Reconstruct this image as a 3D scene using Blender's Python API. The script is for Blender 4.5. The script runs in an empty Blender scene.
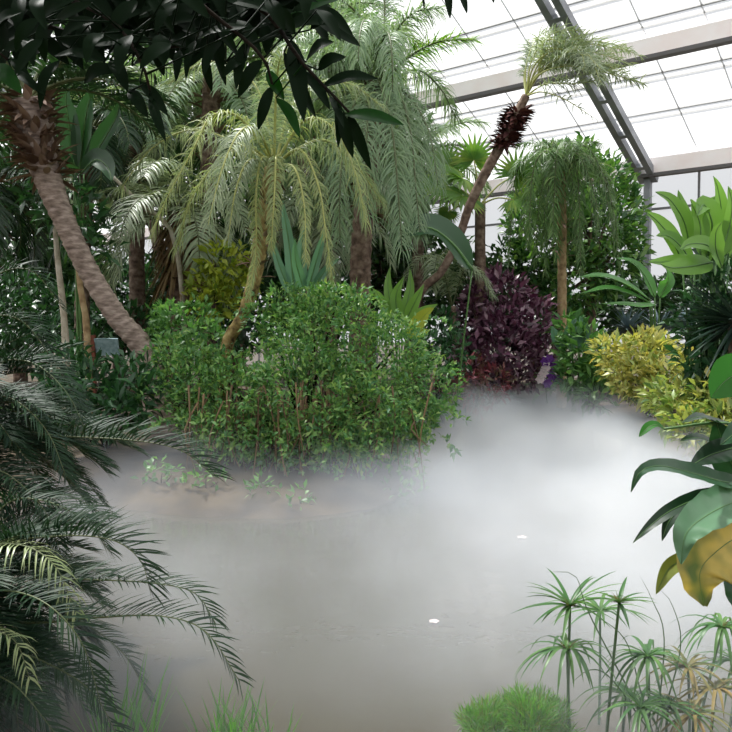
import bpy, math
import numpy as np
from mathutils import Vector

rng = np.random.default_rng(11)
C = bpy.context.scene.collection
FOG_L, FOG_R = 0.24, 0.82
WORLD, SUN, SUNDIR, EXPO = 0.74, 7.5, (0.38, -0.3, -0.87), 0.32
F, CX, CYP, HOR, H = 785.0, 366.0, 366.0, 330.0, 2.0
PITCH = math.atan((CYP - HOR) / F)
SP, CP = math.sin(PITCH), math.cos(PITCH)

def P(px, py, Y):
    """world point seen at picture point (px, py) at distance Y in front of the camera"""
    u, v = (px - CX) / F, (CYP - py) / F
    d = np.array([u, v * SP + CP, v * CP - SP])
    return d * (Y / d[1]) + np.array([0, 0, H])

def lin(c):
    c = np.array(c, float) / 255.0
    return tuple(np.where(c <= 0.04045, c / 12.92, ((c + 0.055) / 1.055) ** 2.4)) + (1.0,)

def nrm(a):
    a = np.asarray(a, float)
    return a / np.maximum(np.linalg.norm(a, axis=-1, keepdims=True), 1e-9)

def smooth(a, b, x):
    t = np.clip((x - a) / (b - a), 0, 1)
    return t * t * (3 - 2 * t)

# ------------------------------------------------------------------ mesh building
class MB:
    def __init__(s):
        s.v, s.f, s.n = [], [], 0
    def add(s, v, f):
        v = np.asarray(v, float).reshape(-1, 3)
        f = np.asarray(f, int).reshape(-1, 4)
        s.v.append(v); s.f.append(f + s.n); s.n += len(v)
        return s
    def build(s, name, mat, parent=None, origin=None, shade=True):
        base = np.zeros(3) if origin is None else np.asarray(origin, float)
        me = bpy.data.meshes.new(name)
        v = np.concatenate(s.v) - base; f = np.concatenate(s.f)
        me.vertices.add(len(v)); me.vertices.foreach_set('co', v.astype(np.float32).ravel())
        me.loops.add(f.size); me.loops.foreach_set('vertex_index', f.astype(np.int32).ravel())
        me.polygons.add(len(f)); me.polygons.foreach_set('loop_start', (np.arange(len(f)) * 4).astype(np.int32))
        me.polygons.foreach_set('use_smooth', np.full(len(f), shade))
        me.update(calc_edges=True); me.validate()
        me.materials.append(mat)
        o = bpy.data.objects.new(name, me); C.objects.link(o)
        if parent is not None:
            o.parent = parent
        else:
            o.location = base
        return o

def grid_faces(n, rows, cols, close=False):
    """faces of n grids of rows x cols vertices"""
    r = np.arange(rows - 1)[:, None]; c = np.arange(cols if close else cols - 1)[None, :]
    c2 = (c + 1) % cols
    q = np.stack([r * cols + c + 0 * c, r * cols + c2, (r + 1) * cols + c2, (r + 1) * cols + c], -1).reshape(-1, 4)
    return (q[None] + (np.arange(n) * rows * cols)[:, None, None]).reshape(-1, 4)

def spline(pts, n):
    """Catmull-Rom through pts, n samples"""
    p = np.asarray(pts, float)
    if len(p) == 2:
        return p[0] + (p[1] - p[0]) * np.linspace(0, 1, n)[:, None]
    q = np.vstack([2 * p[0] - p[1], p, 2 * p[-1] - p[-2]])
    d = np.concatenate([[0], np.cumsum(np.linalg.norm(np.diff(p, axis=0), axis=1))]); d /= d[-1]
    t = np.linspace(0, 1, n); i = np.clip(np.searchsorted(d, t, side='right') - 1, 0, len(p) - 2)
    s = ((t - d[i]) / (d[i + 1] - d[i]))[:, None]
    a, b, c, e = q[i], q[i + 1], q[i + 2], q[i + 3]
    return 0.5 * (2 * b + (c - a) * s + (2 * a - 5 * b + 4 * c - e) * s ** 2 + (3 * b - a - 3 * c + e) * s ** 3)

def tangents(c):
    return nrm(np.gradient(c, axis=0))

def tube(mb, pts, rad, sides=8, n=None, wob=0.0, ring=0.0, rings=0, smoothp=True):
    pts = np.asarray(pts, float)
    n = n or max(8, 4 * len(pts))
    c = spline(pts, n) if smoothp else pts
    n = len(c)
    r = np.interp(np.linspace(0, 1, n), np.linspace(0, 1, len(np.atleast_1d(rad))), np.atleast_1d(rad))
    T = tangents(c)
    ref = np.array([0.0, 0, 1]) if abs(T.mean(0)[2]) < 0.8 else np.array([1.0, 0, 0])
    A = nrm(np.cross(T, ref)); B = np.cross(T, A)
    if rings:
        ph = (np.linspace(0, 1, n) * rings) % 1
        r = r * (1 + ring * (ph - 0.4))
    th = np.linspace(0, 2 * math.pi, sides, endpoint=False)
    rr = r[:, None] * (1 + wob * rng.normal(size=(n, sides)))
    v = c[:, None] + rr[..., None] * (np.cos(th)[None, :, None] * A[:, None] + np.sin(th)[None, :, None] * B[:, None])
    v = np.concatenate([c[:1, None].repeat(sides, 1), v, c[-1:, None].repeat(sides, 1)], 0)
    mb.add(v, grid_faces(1, n + 2, sides, True))
    return c

PROF = {
    'blade': lambda t: np.clip(np.minimum(0.55 + 2.5 * t, 1.0) * (1 - t ** 2.2) ** 0.8, 0.03, 1),
    'oval': lambda t: np.clip(np.sin(np.pi * np.clip(t, 0, 1) ** 0.85) ** 0.75, 0.03, 1),
    'lance': lambda t: np.clip(np.sin(np.pi * np.clip(t, 0, 1) ** 0.65) ** 0.9, 0.03, 1),
}

def leaves(mb, pos, D, N, L, Wd, K=3, droop=0.0, prof='lance', fold=0.25):
    """a batch of separate leaves: base, direction, face normal, length, width; droop bends them down"""
    pos = np.asarray(pos, float); n = len(pos)
    if n == 0:
        return
    D = nrm(D); L = np.broadcast_to(L, n).astype(float); Wd = np.broadcast_to(Wd, n).astype(float)
    dr = np.broadcast_to(droop, n).astype(float)
    S = nrm(np.cross(D, N)); U = nrm(np.cross(S, D))
    t = np.linspace(0, 1, K + 1); w = PROF[prof](t)
    c = np.empty((n, K + 1, 3)); c[:, 0] = pos; d = D.copy()
    for k in range(K):
        c[:, k + 1] = c[:, k] + d * (L / K)[:, None]
        d = nrm(d + np.array([0, 0, -1.0]) * (dr / K)[:, None])
    hw = 0.5 * Wd[:, None] * w[None]
    side = S[:, None] * hw[..., None]
    if fold:
        up = U[:, None] * (hw * fold)[..., None]
        v = np.stack([c - side + up, c, c + side + up], 2)
        mb.add(v, grid_faces(n, K + 1, 3))
    else:
        v = np.stack([c - side, c + side], 2)
        mb.add(v, grid_faces(n, K + 1, 2))

def big_leaf(mb, ctrl, width, N, K=18, cols=9, prof='oval', fold=0.25, ripple=0.0, rip_n=9, curl=0.0, mid=None, midr=0.004):
    """one large leaf blade along ctrl, with a folded, rippled surface; mid: builder for its midrib"""
    c = spline(ctrl, K + 1); T = tangents(c)
    S = nrm(np.cross(T, np.asarray(N, float))); U = nrm(np.cross(S, T))
    t = np.linspace(0, 1, K + 1); hw = 0.5 * width * PROF[prof](t)
    x = np.linspace(-1, 1, cols)
    hgt = hw[:, None] * (fold * np.abs(x) - curl * x ** 2)[None] + ripple * width * np.abs(x)[None] ** 1.3 * np.sin(t[:, None] * rip_n * 2 * math.pi + np.abs(x)[None] * 2.0 + (x > 0)[None] * 1.1)
    v = c[:, None] + S[:, None] * (hw[:, None] * x[None])[..., None] + U[:, None] * hgt[..., None]
    mb.add(v, grid_faces(1, K + 1, cols))
    if mid is not None:
        tube(mid, c + U * midr * 0.4, [midr, midr * 0.3], 6, n=K + 1)
    return c

def frond(mbl, mbr, ctrl, nl=60, ll=0.4, lw=0.02, a0=70, a1=30, droop=0.6, vee=0.35, start=0.15, r=0.015, side=None, K=4, jit=0.08, taper=0.45, prof='blade', fold=0.3):
    c = spline(ctrl, 30); T = tangents(c)
    h = c[-1] - c[0]
    if side is None:
        h = np.array([h[0], h[1], 0]); 
        if np.linalg.norm(h) < 0.05: h = np.array([1.0, 0.2, 0])
        side = nrm(np.cross(nrm(h), [0, 0, 1.0]))
    side = np.asarray(side, float)
    tube(mbr, c, [r, r * 0.7, r * 0.25], 6, n=30)
    t = np.linspace(start, 0.995, nl)
    t = np.clip(t + rng.normal(size=nl) * 0.3 / nl, 0, 0.999)
    i = t * 29; k = np.minimum(i.astype(int), 28); s = (i - k)[:, None]
    p = c[k] * (1 - s) + c[k + 1] * s; tt = nrm(T[k] * (1 - s) + T[k + 1] * s)
    S = nrm(side[None] - tt * (tt @ side)[:, None]); U = np.cross(S, tt)
    u = (t - start) / (1 - start)
    ang = np.radians(a0 + (a1 - a0) * u)
    prl = np.clip((0.5 + 1.6 * u), 0, 1) * (1 - (1 - taper) * u ** 2)
    for sg in (-1, 1):
        a = ang + rng.normal(size=nl) * jit; ve = vee + rng.normal(size=nl) * jit * 1.5
        D = tt * np.cos(a)[:, None] + (S * sg * np.cos(ve)[:, None] + U * np.sin(ve)[:, None]) * np.sin(a)[:, None]
        Nn = np.cross(tt, D) * -sg
        leaves(mbl, p, D, nrm(Nn + 1e-4), ll * prl * (1 + rng.normal(size=nl) * 0.06), lw * (0.7 + 0.3 * prl), K, droop * (1 + 0.25 * rng.normal(size=nl)), prof, fold)
    return c

def arc(p0, az, el0, el1, L, n=8):
    """an arching line from p0 heading az (radians), its slope going from el0 to el1 degrees"""
    el = np.radians(np.linspace(el0, el1, n)); st = L / n
    d = np.stack([np.cos(el) * math.cos(az), np.cos(el) * math.sin(az), np.sin(el)], 1) * st
    return np.vstack([p0, p0 + np.cumsum(d, 0)])

# ------------------------------------------------------------------ objects
def thing(name, label, cat, loc, group=None):
    o = bpy.data.objects.new(name, None); C.objects.link(o)
    o.location = loc; o.empty_display_size = 0.1
    return tag(o, label, cat, group)

def tag(o, label, cat, group=None, kind=None):
    if label: o['label'] = label
    if cat: o['category'] = cat
    if group: o['group'] = group
    if kind: o['kind'] = kind
    return o

# ------------------------------------------------------------------ materials
def mat(name):
    m = bpy.data.materials.new(name); m.use_nodes = True
    nt = m.node_tree; nt.nodes.clear()
    return m, nt, (lambda t, **k: newnode(nt, t, **k)), nt.links.new

def newnode(nt, t, **k):
    n = nt.nodes.new(t)
    for a, b in k.items():
        setattr(n, a, b)
    return n

def ramp(nt, cols, interp='LINEAR', pos=None):
    r = nt.nodes.new('ShaderNodeValToRGB'); e = r.color_ramp.elements
    r.color_ramp.interpolation = interp
    while len(e) < len(cols): e.new(1.0)
    for i, c in enumerate(cols):
        e[i].position = pos[i] if pos else i / max(1, len(cols) - 1)
        e[i].color = lin(c)
    return r

def leafmat(name, cols, trans=0.3, rough=0.42, spec=0.45, tcol=(1.15, 1.2, 0.66), patch=None):
    m, nt, N, ln = mat(name)
    g = N('ShaderNodeNewGeometry'); r = ramp(nt, cols); ln(g.outputs['Random Per Island'], r.inputs[0])
    col = r.outputs[0]
    if patch:                       # blotches of a second colour (variegation, yellowing)
        tc = N('ShaderNodeTexCoord'); no = N('ShaderNodeTexNoise'); no.inputs['Scale'].default_value = patch[1]
        ln(tc.outputs['Object'], no.inputs['Vector'])
        rr = ramp(nt, [(0, 0, 0), (255, 255, 255)], pos=patch[2]); ln(no.outputs[0], rr.inputs[0])
        mx = N('ShaderNodeMix', data_type='RGBA'); ln(rr.outputs[0], mx.inputs[0]); ln(col, mx.inputs[6]); mx.inputs[7].default_value = lin(patch[0])
        col = mx.outputs[2]
    p = N('ShaderNodeBsdfPrincipled'); ln(col, p.inputs['Base Color'])
    p.inputs['Roughness'].default_value = rough; p.inputs['Specular IOR Level'].default_value = spec
    tm = N('ShaderNodeMix', data_type='RGBA', blend_type='MULTIPLY'); tm.inputs[0].default_value = 1.0
    ln(col, tm.inputs[6]); tm.inputs[7].default_value = tuple(tcol) + (1,)
    t = N('ShaderNodeBsdfTranslucent'); ln(tm.outputs[2], t.inputs[0])
    mx = N('ShaderNodeMixShader'); mx.inputs[0].default_value = trans
    ln(p.outputs[0], mx.inputs[1]); ln(t.outputs[0], mx.inputs[2])
    o = N('ShaderNodeOutputMaterial'); ln(mx.outputs[0], o.inputs[0])
    return m

def barkmat(name, cols, scale=12.0, rough=0.8, bump=0.5, stretch=(1, 1, 1)):
    m, nt, N, ln = mat(name)
    tc = N('ShaderNodeTexCoord'); mp = N('ShaderNodeMapping'); mp.inputs['Scale'].default_value = stretch
    ln(tc.outputs['Object'], mp.inputs[0])
    no = N('ShaderNodeTexNoise'); no.inputs['Scale'].default_value = scale; no.inputs['Detail'].default_value = 6
    ln(mp.outputs[0], no.inputs['Vector'])
    r = ramp(nt, cols, pos=[0.3 + 0.4 * i / max(1, len(cols) - 1) for i in range(len(cols))]); ln(no.outputs[0], r.inputs[0])
    p = N('ShaderNodeBsdfPrincipled'); ln(r.outputs[0], p.inputs['Base Color']); p.inputs['Roughness'].default_value = rough
    p.inputs['Specular IOR Level'].default_value = 0.2
    b = N('ShaderNodeBump'); b.inputs['Strength'].default_value = bump; b.inputs['Distance'].default_value = 0.02
    ln(no.outputs[0], b.inputs['Height']); ln(b.outputs[0], p.inputs['Normal'])
    o = N('ShaderNodeOutputMaterial'); ln(p.outputs[0], o.inputs[0])
    return m

M = {}
M['over'] = leafmat('dark_silhouette_leaf', [(12, 30, 13), (18, 40, 18), (15, 34, 18)], 0.08, 0.55, 0.12)  # backlit silhouette shade put into a near-black green
M['over_lit'] = leafmat('backlit_green_leaf', [(22, 66, 18), (28, 78, 22)], 0.45, 0.35, 0.3)  # lit copy of the overhanging leaf: light from behind put into the green
M['twig'] = barkmat('dark_twig', [(24, 22, 16), (48, 40, 30)], 30)
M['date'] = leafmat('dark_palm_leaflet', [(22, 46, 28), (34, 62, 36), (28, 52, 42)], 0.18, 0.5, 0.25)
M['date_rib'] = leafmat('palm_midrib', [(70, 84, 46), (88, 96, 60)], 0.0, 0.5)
M['date_lit'] = leafmat('sunlit_drooping_leaflet', [(120, 140, 92), (150, 160, 112)], 0.2, 0.35, 0.6)  # sunlight on two drooping fronds put into their colour
M['pale_palm'] = leafmat('pale_palm_leaflet', [(122, 142, 92), (150, 164, 114), (170, 178, 122)], 0.35, 0.42, 0.5)
M['yellow_rib'] = leafmat('yellow_midrib', [(176, 178, 106), (158, 164, 96)], 0.1, 0.45)
M['grey_palm'] = leafmat('grey_green_leaflet', [(120, 148, 116), (146, 168, 134), (106, 138, 102)], 0.35, 0.4, 0.5)
M['silver_palm'] = leafmat('silvery_leaflet', [(128, 146, 116), (160, 172, 142), (116, 138, 104)], 0.3, 0.42, 0.5)
M['mid_palm'] = leafmat('mid_green_leaflet', [(88, 122, 76), (110, 142, 88), (76, 108, 66), (132, 152, 104)], 0.35, 0.42, 0.4)
M['dark_palm'] = leafmat('deep_green_leaflet', [(32, 58, 34), (44, 74, 42), (36, 60, 44)], 0.25, 0.4, 0.5)
M['lit_palm'] = leafmat('bright_green_leaflet', [(112, 150, 62), (88, 136, 58), (140, 164, 70)], 0.5, 0.4, 0.4)  # sunlight on one feathery frond as colour; also the fan palm's yellow-green
M['dry'] = leafmat('dry_leaf', [(128, 108, 78), (154, 132, 98), (104, 84, 60)], 0.2, 0.7, 0.2, (1, .9, .7))
M['trunk'] = barkmat('ringed_palm_bark', [(100, 88, 80), (142, 126, 116), (172, 158, 148)], 7, 0.85, 0.8, (1, 1, 3))
M['boot'] = leafmat('brown_leaf_base', [(92, 72, 60), (122, 100, 86), (156, 136, 120)], 0.05, 0.8, 0.2, (1, .9, .7))
M['yellow_trunk'] = barkmat('mottled_yellow_stem', [(64, 50, 34), (142, 122, 76), (178, 162, 112)], 9, 0.7, 0.6)
M['dark_trunk'] = barkmat('dark_brown_bark', [(66, 54, 48), (108, 90, 78), (140, 124, 110)], 9, 0.85, 0.8)
M['maroon_bark'] = barkmat('maroon_fibre', [(66, 36, 34), (98, 60, 54)], 20, 0.9, 0.8)
M['pale_trunk'] = barkmat('pale_bark', [(130, 120, 104), (176, 168, 150), (196, 190, 178)], 6, 0.8, 0.4)
M['tan_trunk'] = barkmat('tan_bark', [(120, 98, 70), (160, 136, 102), (180, 160, 124)], 8, 0.85, 0.5)
M['bush'] = leafmat('small_bush_leaf', [(66, 114, 64), (92, 142, 78), (132, 170, 92), (72, 122, 80), (154, 180, 100)], 0.35, 0.42, 0.4)
M['shrub_dark'] = leafmat('dark_shrub_leaf', [(32, 66, 40), (46, 86, 50), (60, 104, 58)], 0.25, 0.38, 0.5)
M['shrub_mid'] = leafmat('mid_shrub_leaf', [(60, 104, 56), (90, 136, 74), (120, 160, 92)], 0.35, 0.4, 0.5)
M['purple'] = leafmat('purple_leaf', [(60, 32, 50), (92, 54, 76), (128, 88, 110), (72, 40, 56), (168, 136, 150)], 0.15, 0.3, 0.6, (1.3, .6, .9))
M['reddish'] = leafmat('reddish_leaf', [(116, 52, 62), (170, 96, 104), (104, 80, 66), (126, 116, 82)], 0.2, 0.4, 0.5, (1.3, .6, .8))
M['croton'] = leafmat('yellow_croton_leaf', [(186, 192, 110), (214, 210, 134), (140, 166, 90), (206, 196, 120), (92, 132, 70)], 0.35, 0.38, 0.5, (1.2, 1.1, .5))
M['croton2'] = leafmat('green_croton_leaf', [(120, 150, 74), (180, 186, 100), (86, 124, 64), (208, 196, 116)], 0.35, 0.4, 0.5)
M['fig'] = leafmat('fig_leaf', [(48, 90, 48), (72, 118, 60), (116, 160, 78), (54, 96, 60), (140, 176, 92)], 0.3, 0.35, 0.5)
M['back'] = leafmat('far_leaf', [(36, 66, 40), (52, 84, 48), (72, 104, 58)], 0.3, 0.45, 0.4)
M['back_y'] = leafmat('yellow_green_leaf', [(132, 150, 52), (168, 176, 66), (96, 128, 50)], 0.4, 0.45, 0.4)
M['ginger'] = leafmat('lime_leaf', [(100, 146, 68), (124, 166, 84), (80, 130, 62)], 0.45, 0.35, 0.5)
M['banana'] = leafmat('banana_leaf', [(64, 118, 60), (92, 146, 76)], 0.4, 0.35, 0.5)
M['dk_blade'] = leafmat('deep_green_blade', [(40, 74, 44), (52, 92, 56)], 0.3, 0.35, 0.6)
M['agave'] = leafmat('dark_spiky_blade', [(40, 58, 50), (58, 80, 68), (48, 68, 56)], 0.05, 0.28, 0.8)
M['bluegrey'] = leafmat('blue_grey_blade', [(96, 118, 124), (124, 144, 150)], 0.1, 0.4, 0.5, (1, 1, 1))
M['strap'] = leafmat('blue_green_strap', [(74, 116, 96), (96, 138, 116), (62, 104, 78)], 0.25, 0.35, 0.6)
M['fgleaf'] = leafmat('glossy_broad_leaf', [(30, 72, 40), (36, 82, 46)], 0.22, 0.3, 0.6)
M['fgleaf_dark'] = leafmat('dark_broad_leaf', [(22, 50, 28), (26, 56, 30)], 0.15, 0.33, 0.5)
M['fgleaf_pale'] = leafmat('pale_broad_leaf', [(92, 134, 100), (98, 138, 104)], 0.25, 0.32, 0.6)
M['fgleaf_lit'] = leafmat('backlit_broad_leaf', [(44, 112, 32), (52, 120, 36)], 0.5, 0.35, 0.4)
M['fgleaf_yel'] = leafmat('yellowing_broad_leaf', [(206, 182, 92), (212, 188, 98)], 0.3, 0.42, 0.4, (1.1, 1, .6), ((92, 112, 56), 8.0, (0.42, 0.66)))
M['fgleaf_olive'] = leafmat('olive_broad_leaf', [(130, 142, 70), (136, 146, 74)], 0.3, 0.42, 0.4)
M['fgrib'] = leafmat('pale_leaf_midrib', [(84, 122, 70), (96, 132, 76)], 0.05, 0.4)
M['sedge'] = leafmat('sedge_ray', [(48, 92, 46), (66, 112, 52), (88, 128, 58), (52, 84, 52)], 0.3, 0.4, 0.4)
M['sedge_stem'] = leafmat('sedge_stalk', [(62, 92, 52), (76, 104, 60)], 0.05, 0.45)
M['sedge_dry'] = leafmat('browning_sedge_ray', [(116, 104, 58), (84, 100, 52), (140, 116, 66)], 0.25, 0.5, 0.3)
M['fuzz'] = leafmat('feathery_green', [(90, 146, 62), (116, 166, 78), (74, 124, 56), (130, 134, 80)], 0.45, 0.5, 0.3)
M['grass'] = leafmat('grass_blade', [(70, 122, 52), (96, 148, 66)], 0.4, 0.45, 0.3)
M['root'] = leafmat('brown_hanging_twig', [(112, 92, 70), (130, 108, 80), (90, 72, 54)], 0.1, 0.7, 0.2, (1, .9, .7))
M['petal_purple'] = leafmat('purple_petal', [(110, 58, 150), (140, 84, 176), (90, 44, 128)], 0.3, 0.5, 0.3, (1.1, .8, 1.1))
M['petal_white'] = leafmat('pale_petal', [(232, 226, 226), (238, 214, 220)], 0.3, 0.5, 0.3, (1, 1, 1))

def plain(name, col, rough=0.6, metal=0.0, spec=0.4, noise=None):
    m, nt, N, ln = mat(name)
    p = N('ShaderNodeBsdfPrincipled'); p.inputs['Roughness'].default_value = rough; p.inputs['Metallic'].default_value = metal
    p.inputs['Specular IOR Level'].default_value = spec
    if noise:
        tc = N('ShaderNodeTexCoord'); no = N('ShaderNodeTexNoise'); no.inputs['Scale'].default_value = noise[1]; no.inputs['Detail'].default_value = 5
        ln(tc.outputs['Object'], no.inputs['Vector']); r = ramp(nt, [col, noise[0]], pos=[0.35, 0.65]); ln(no.outputs[0], r.inputs[0]); ln(r.outputs[0], p.inputs['Base Color'])
    else:
        p.inputs['Base Color'].default_value = lin(col)
    o = N('ShaderNodeOutputMaterial'); ln(p.outputs[0], o.inputs[0])
    return m

M['soil'] = plain('dark_soil', (54, 46, 36), 0.95, noise=((84, 72, 54), 2.2))
M['beam'] = plain('pinkish_white_paint', (253, 247, 246), 0.6, noise=((248, 236, 233), 1.5))
M['beam_shade'] = plain('purlin_underside_shade', (96, 94, 94), 0.6)  # dark tone standing for the shade under the purlins
M['steel'] = plain('grey_steel', (124, 128, 134), 0.45, noise=((150, 154, 160), 2.0))
M['bar'] = plain('thin_grey_bar', (120, 120, 122), 0.6)
M['seam'] = plain('pale_glazing_seam', (235, 236, 238), 0.6)
M['board'] = plain('pale_blue_board', (150, 176, 184), 0.5, noise=((116, 146, 150), 20))
M['boardpost'] = plain('red_brown_wood', (96, 50, 36), 0.7, noise=((120, 66, 46), 12))

# glazing: mostly clear, a little whitened
m, nt, N, ln = mat('whitened_glass'); tr = N('ShaderNodeBsdfTransparent'); tr.inputs[0].default_value = (0.96, 0.97, 0.98, 1)
df = N('ShaderNodeBsdfTranslucent'); df.inputs[0].default_value = (0.9, 0.9, 0.9, 1)
mx = N('ShaderNodeMixShader'); mx.inputs[0].default_value = 0.32; ln(tr.outputs[0], mx.inputs[1]); ln(df.outputs[0], mx.inputs[2])
o = N('ShaderNodeOutputMaterial'); ln(mx.outputs[0], o.inputs[0]); M['glass'] = m

# pond water
m, nt, N, ln = mat('murky_water'); p = N('ShaderNodeBsdfPrincipled'); p.inputs['Base Color'].default_value = lin((66, 62, 50)); p.inputs['Roughness'].default_value = 0.1
p.inputs['IOR'].default_value = 1.33
tc = N('ShaderNodeTexCoord'); no = N('ShaderNodeTexNoise'); no.inputs['Scale'].default_value = 3.0; no.inputs['Detail'].default_value = 3; ln(tc.outputs['Object'], no.inputs['Vector'])
b = N('ShaderNodeBump'); b.inputs['Strength'].default_value = 0.15; b.inputs['Distance'].default_value = 0.05; ln(no.outputs[0], b.inputs['Height']); ln(b.outputs[0], p.inputs['Normal'])
o = N('ShaderNodeOutputMaterial'); ln(p.outputs[0], o.inputs[0]); M['water'] = m

# ------------------------------------------------------------------ ground, pond
POND = np.array([(-1.45, 3.5), (-0.5, 3.25), (0.8, 3.3), (2.2, 3.6), (3.8, 5.0), (5.0, 8.0), (5.3, 10.5), (5.0, 13.0), (4.6, 15.5), (4.3, 18.0), (3.2, 18.8), (2.3, 17.2),
                 (1.3, 12.6), (0.6, 9.6), (0.1, 8.7), (-0.76, 8.2), (-1.95, 8.3), (-3.2, 8.9), (-3.4, 7.8), (-2.6, 6.0), (-1.9, 4.5)])

def pond_sd(x, y):
    """signed distance to the pond's edge, positive on land"""
    x = np.asarray(x, float); y = np.asarray(y, float)
    d = np.full(x.shape, 1e9); ins = np.zeros(x.shape, bool)
    n = len(POND)
    for i in range(n):
        a, b = POND[i], POND[(i + 1) % n]
        e = b - a; t = np.clip(((x - a[0]) * e[0] + (y - a[1]) * e[1]) / (e @ e), 0, 1)
        d = np.minimum(d, np.hypot(x - a[0] - t * e[0], y - a[1] - t * e[1]))
        c = ((a[1] > y) != (b[1] > y)) & (x < (b[0] - a[0]) * (y - a[1]) / (b[1] - a[1] + 1e-12) + a[0])
        ins ^= c
    return np.where(ins, -d, d)

def gz(x, y):
    s = pond_sd(x, y)
    z = np.where(s > 0, 0.36 * (1 - np.exp(-s / 0.7)), -0.7 * (1 - np.exp(s / 0.6)))
    return z + np.where(s > 0.2, 0.04 * np.sin(1.7 * x) * np.cos(1.3 * y), 0)

def g3(x, y, dz=0.0):
    return np.array([x, y, float(gz(x, y)) + dz])

def foot(px, Y, dz=-0.02):
    x = (px - CX) / F * Y
    return g3(x, Y, dz)

gx = np.concatenate([np.linspace(-70, -10, 24)[:-1], np.linspace(-10, 12, 110), np.linspace(12, 60, 20)[1:]])
gy = np.concatenate([np.linspace(-40, 0, 10)[:-1], np.linspace(0, 24, 120), np.linspace(24, 90, 28)[1:]])
X, Yg = np.meshgrid(gx, gy); Z = gz(X, Yg)
tag(MB().add(np.stack([X, Yg, Z], -1), grid_faces(1, len(gy), len(gx))).build('ground', M['soil']), 'dark soil bank around the pond', 'ground', kind='structure')
wx, wy = np.meshgrid(np.linspace(-5, 8.5, 28), np.linspace(2.6, 21, 36))
tag(MB().add(np.stack([wx, wy, 0 * wx], -1), grid_faces(1, 36, 28)).build('pond_water', M['water']), 'still murky brown pond water under the mist', 'water', kind='structure')

# ------------------------------------------------------------------ glasshouse
DH = np.array([1.218, -1.0, 0]) / 1.576
NH = np.array([1.0, 1.218, 0]) / 1.576
TH = math.radians(25.5)
E0 = P(650, 163, 25.0)
SL = -NH * math.cos(TH) + np.array([0, 0, math.sin(TH)])
SN = nrm(np.cross(DH, SL)); SN = SN if SN[2] > 0 else -SN
def R(a, b, c=0.0): return E0 + DH * a + SL * b + SN * c
def proj(p):
    d = p - np.array([0, 0, H]); zc = d[1] * CP - d[2] * SP
    return CX + F * d[0] / zc, CYP - F * (d[1] * SP + d[2] * CP) / zc
def b_for(y):
    lo, hi = 0.0, 26.0
    for _ in range(50):
        mid = (lo + hi) / 2
        if proj(R(0, mid))[1] > y: lo = mid
        else: hi = mid
    return lo
def beam(mb, p, q, w, h, up):
    t = nrm(q - p); s = nrm(np.cross(t, up)); u = np.cross(s, t)
    v = []
    for e in (p, q):
        v += [e - s * w / 2 - u * h / 2, e + s * w / 2 - u * h / 2, e + s * w / 2 + u * h / 2, e - s * w / 2 + u * h / 2]
    mb.add(v, [(0, 1, 5, 4), (1, 2, 6, 5), (2, 3, 7, 6), (3, 0, 4, 7), (3, 2, 1, 0), (4, 5, 6, 7)])
def struct(o, label=None):
    return tag(o, label, 'structure', kind='structure')
A0, A1, BR = -60.0, 34.0, 22.0
RIDGE = R(0, BR)
def R2(a, b): # the slope beyond the ridge
    q = R(a, BR); return q + (-NH * math.cos(TH) - np.array([0, 0, math.sin(TH)])) * b
mb = MB(); mb.add([R(A0, -0.3), R(A1, -0.3), R(A1, BR), R(A0, BR)], [(0, 1, 2, 3)]); mb.add([R2(A0, 0), R2(A1, 0), R2(A1, BR), R2(A0, BR)], [(0, 1, 2, 3)])
ceiling = struct(mb.build('ceiling', M['glass'], shade=False), 'white glazed sloping roof of the glasshouse')
mb = MB()
for a in np.arange(A0, A1, 1.5):
    beam(mb, R(a, 0, 0.05), R(a, BR, 0.05), 0.025, 0.03, SN)
mb.build('glazing_bar', M['seam'], ceiling, shade=False)
zb = 0.2
def Wp(a, z): q = E0 + DH * a; return np.array([q[0], q[1], z])
wall = struct(MB().add([Wp(A0, zb), Wp(A1, zb), Wp(A1, E0[2]), Wp(A0, E0[2])], [(0, 1, 2, 3)]).build('wall_back', M['glass'], shade=False), 'glazed side wall behind the planting')
mb = MB()
for a in np.arange(A0, A1, 1.5):
    beam(mb, Wp(a, zb), Wp(a, E0[2]), 0.06, 0.06, NH)
for z in (1.0, 2.6, 4.2, 5.8):
    beam(mb, Wp(A0, z), Wp(A1, z), 0.07, 0.07, NH)
mb.build('mullion', M['bar'], wall, shade=False)
nt_ = 0
def trim(mb, m, label=None, child=None):
    global nt_
    nt_ += 1
    o = struct(mb.build('trim_%d' % nt_, m, shade=False), label)
    if child: child[0].build(child[2], child[1], o, shade=False)
    return o
# heavy purlins with an added dark strip under each for the underside's shade
for yb, w in ((52, 0.42), (158, 0.46)):
    b0 = b_for(yb) if yb < 160 else 0.1
    if yb == 158: b0 = 0.25
    m1, m2 = MB(), MB()
    beam(m1, R(A0, b0, -0.32), R(A1, b0, -0.32), 0.24, w, np.array([0, 0, 1.0]))
    dz = np.array([0, 0, -w / 2 - 0.05]); beam(m2, R(A0, b0, -0.32) + dz, R(A1, b0, -0.32) + dz, 0.26, 0.1, np.array([0, 0, 1.0]))
    trim(m1, M['beam'], 'pinkish white heavy roof purlin', (m2, M['beam_shade'], 'shade_strip'))
# light rods in pairs
for yb in (36, 84, 118, 6):
    b0 = b_for(yb)
    m1 = MB(); beam(m1, R(A0, b0, 0.06), R(A1, b0, 0.06), 0.07, 0.07, SN)
    m2 = MB(); beam(m2, R(A0, b0 - 0.25, 0.06), R(A1, b0 - 0.25, 0.06), 0.05, 0.05, SN)
    trim(m1, M['bar'], 'thin paired glazing rail', (m2, M['bar'], 'rail'))
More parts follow.
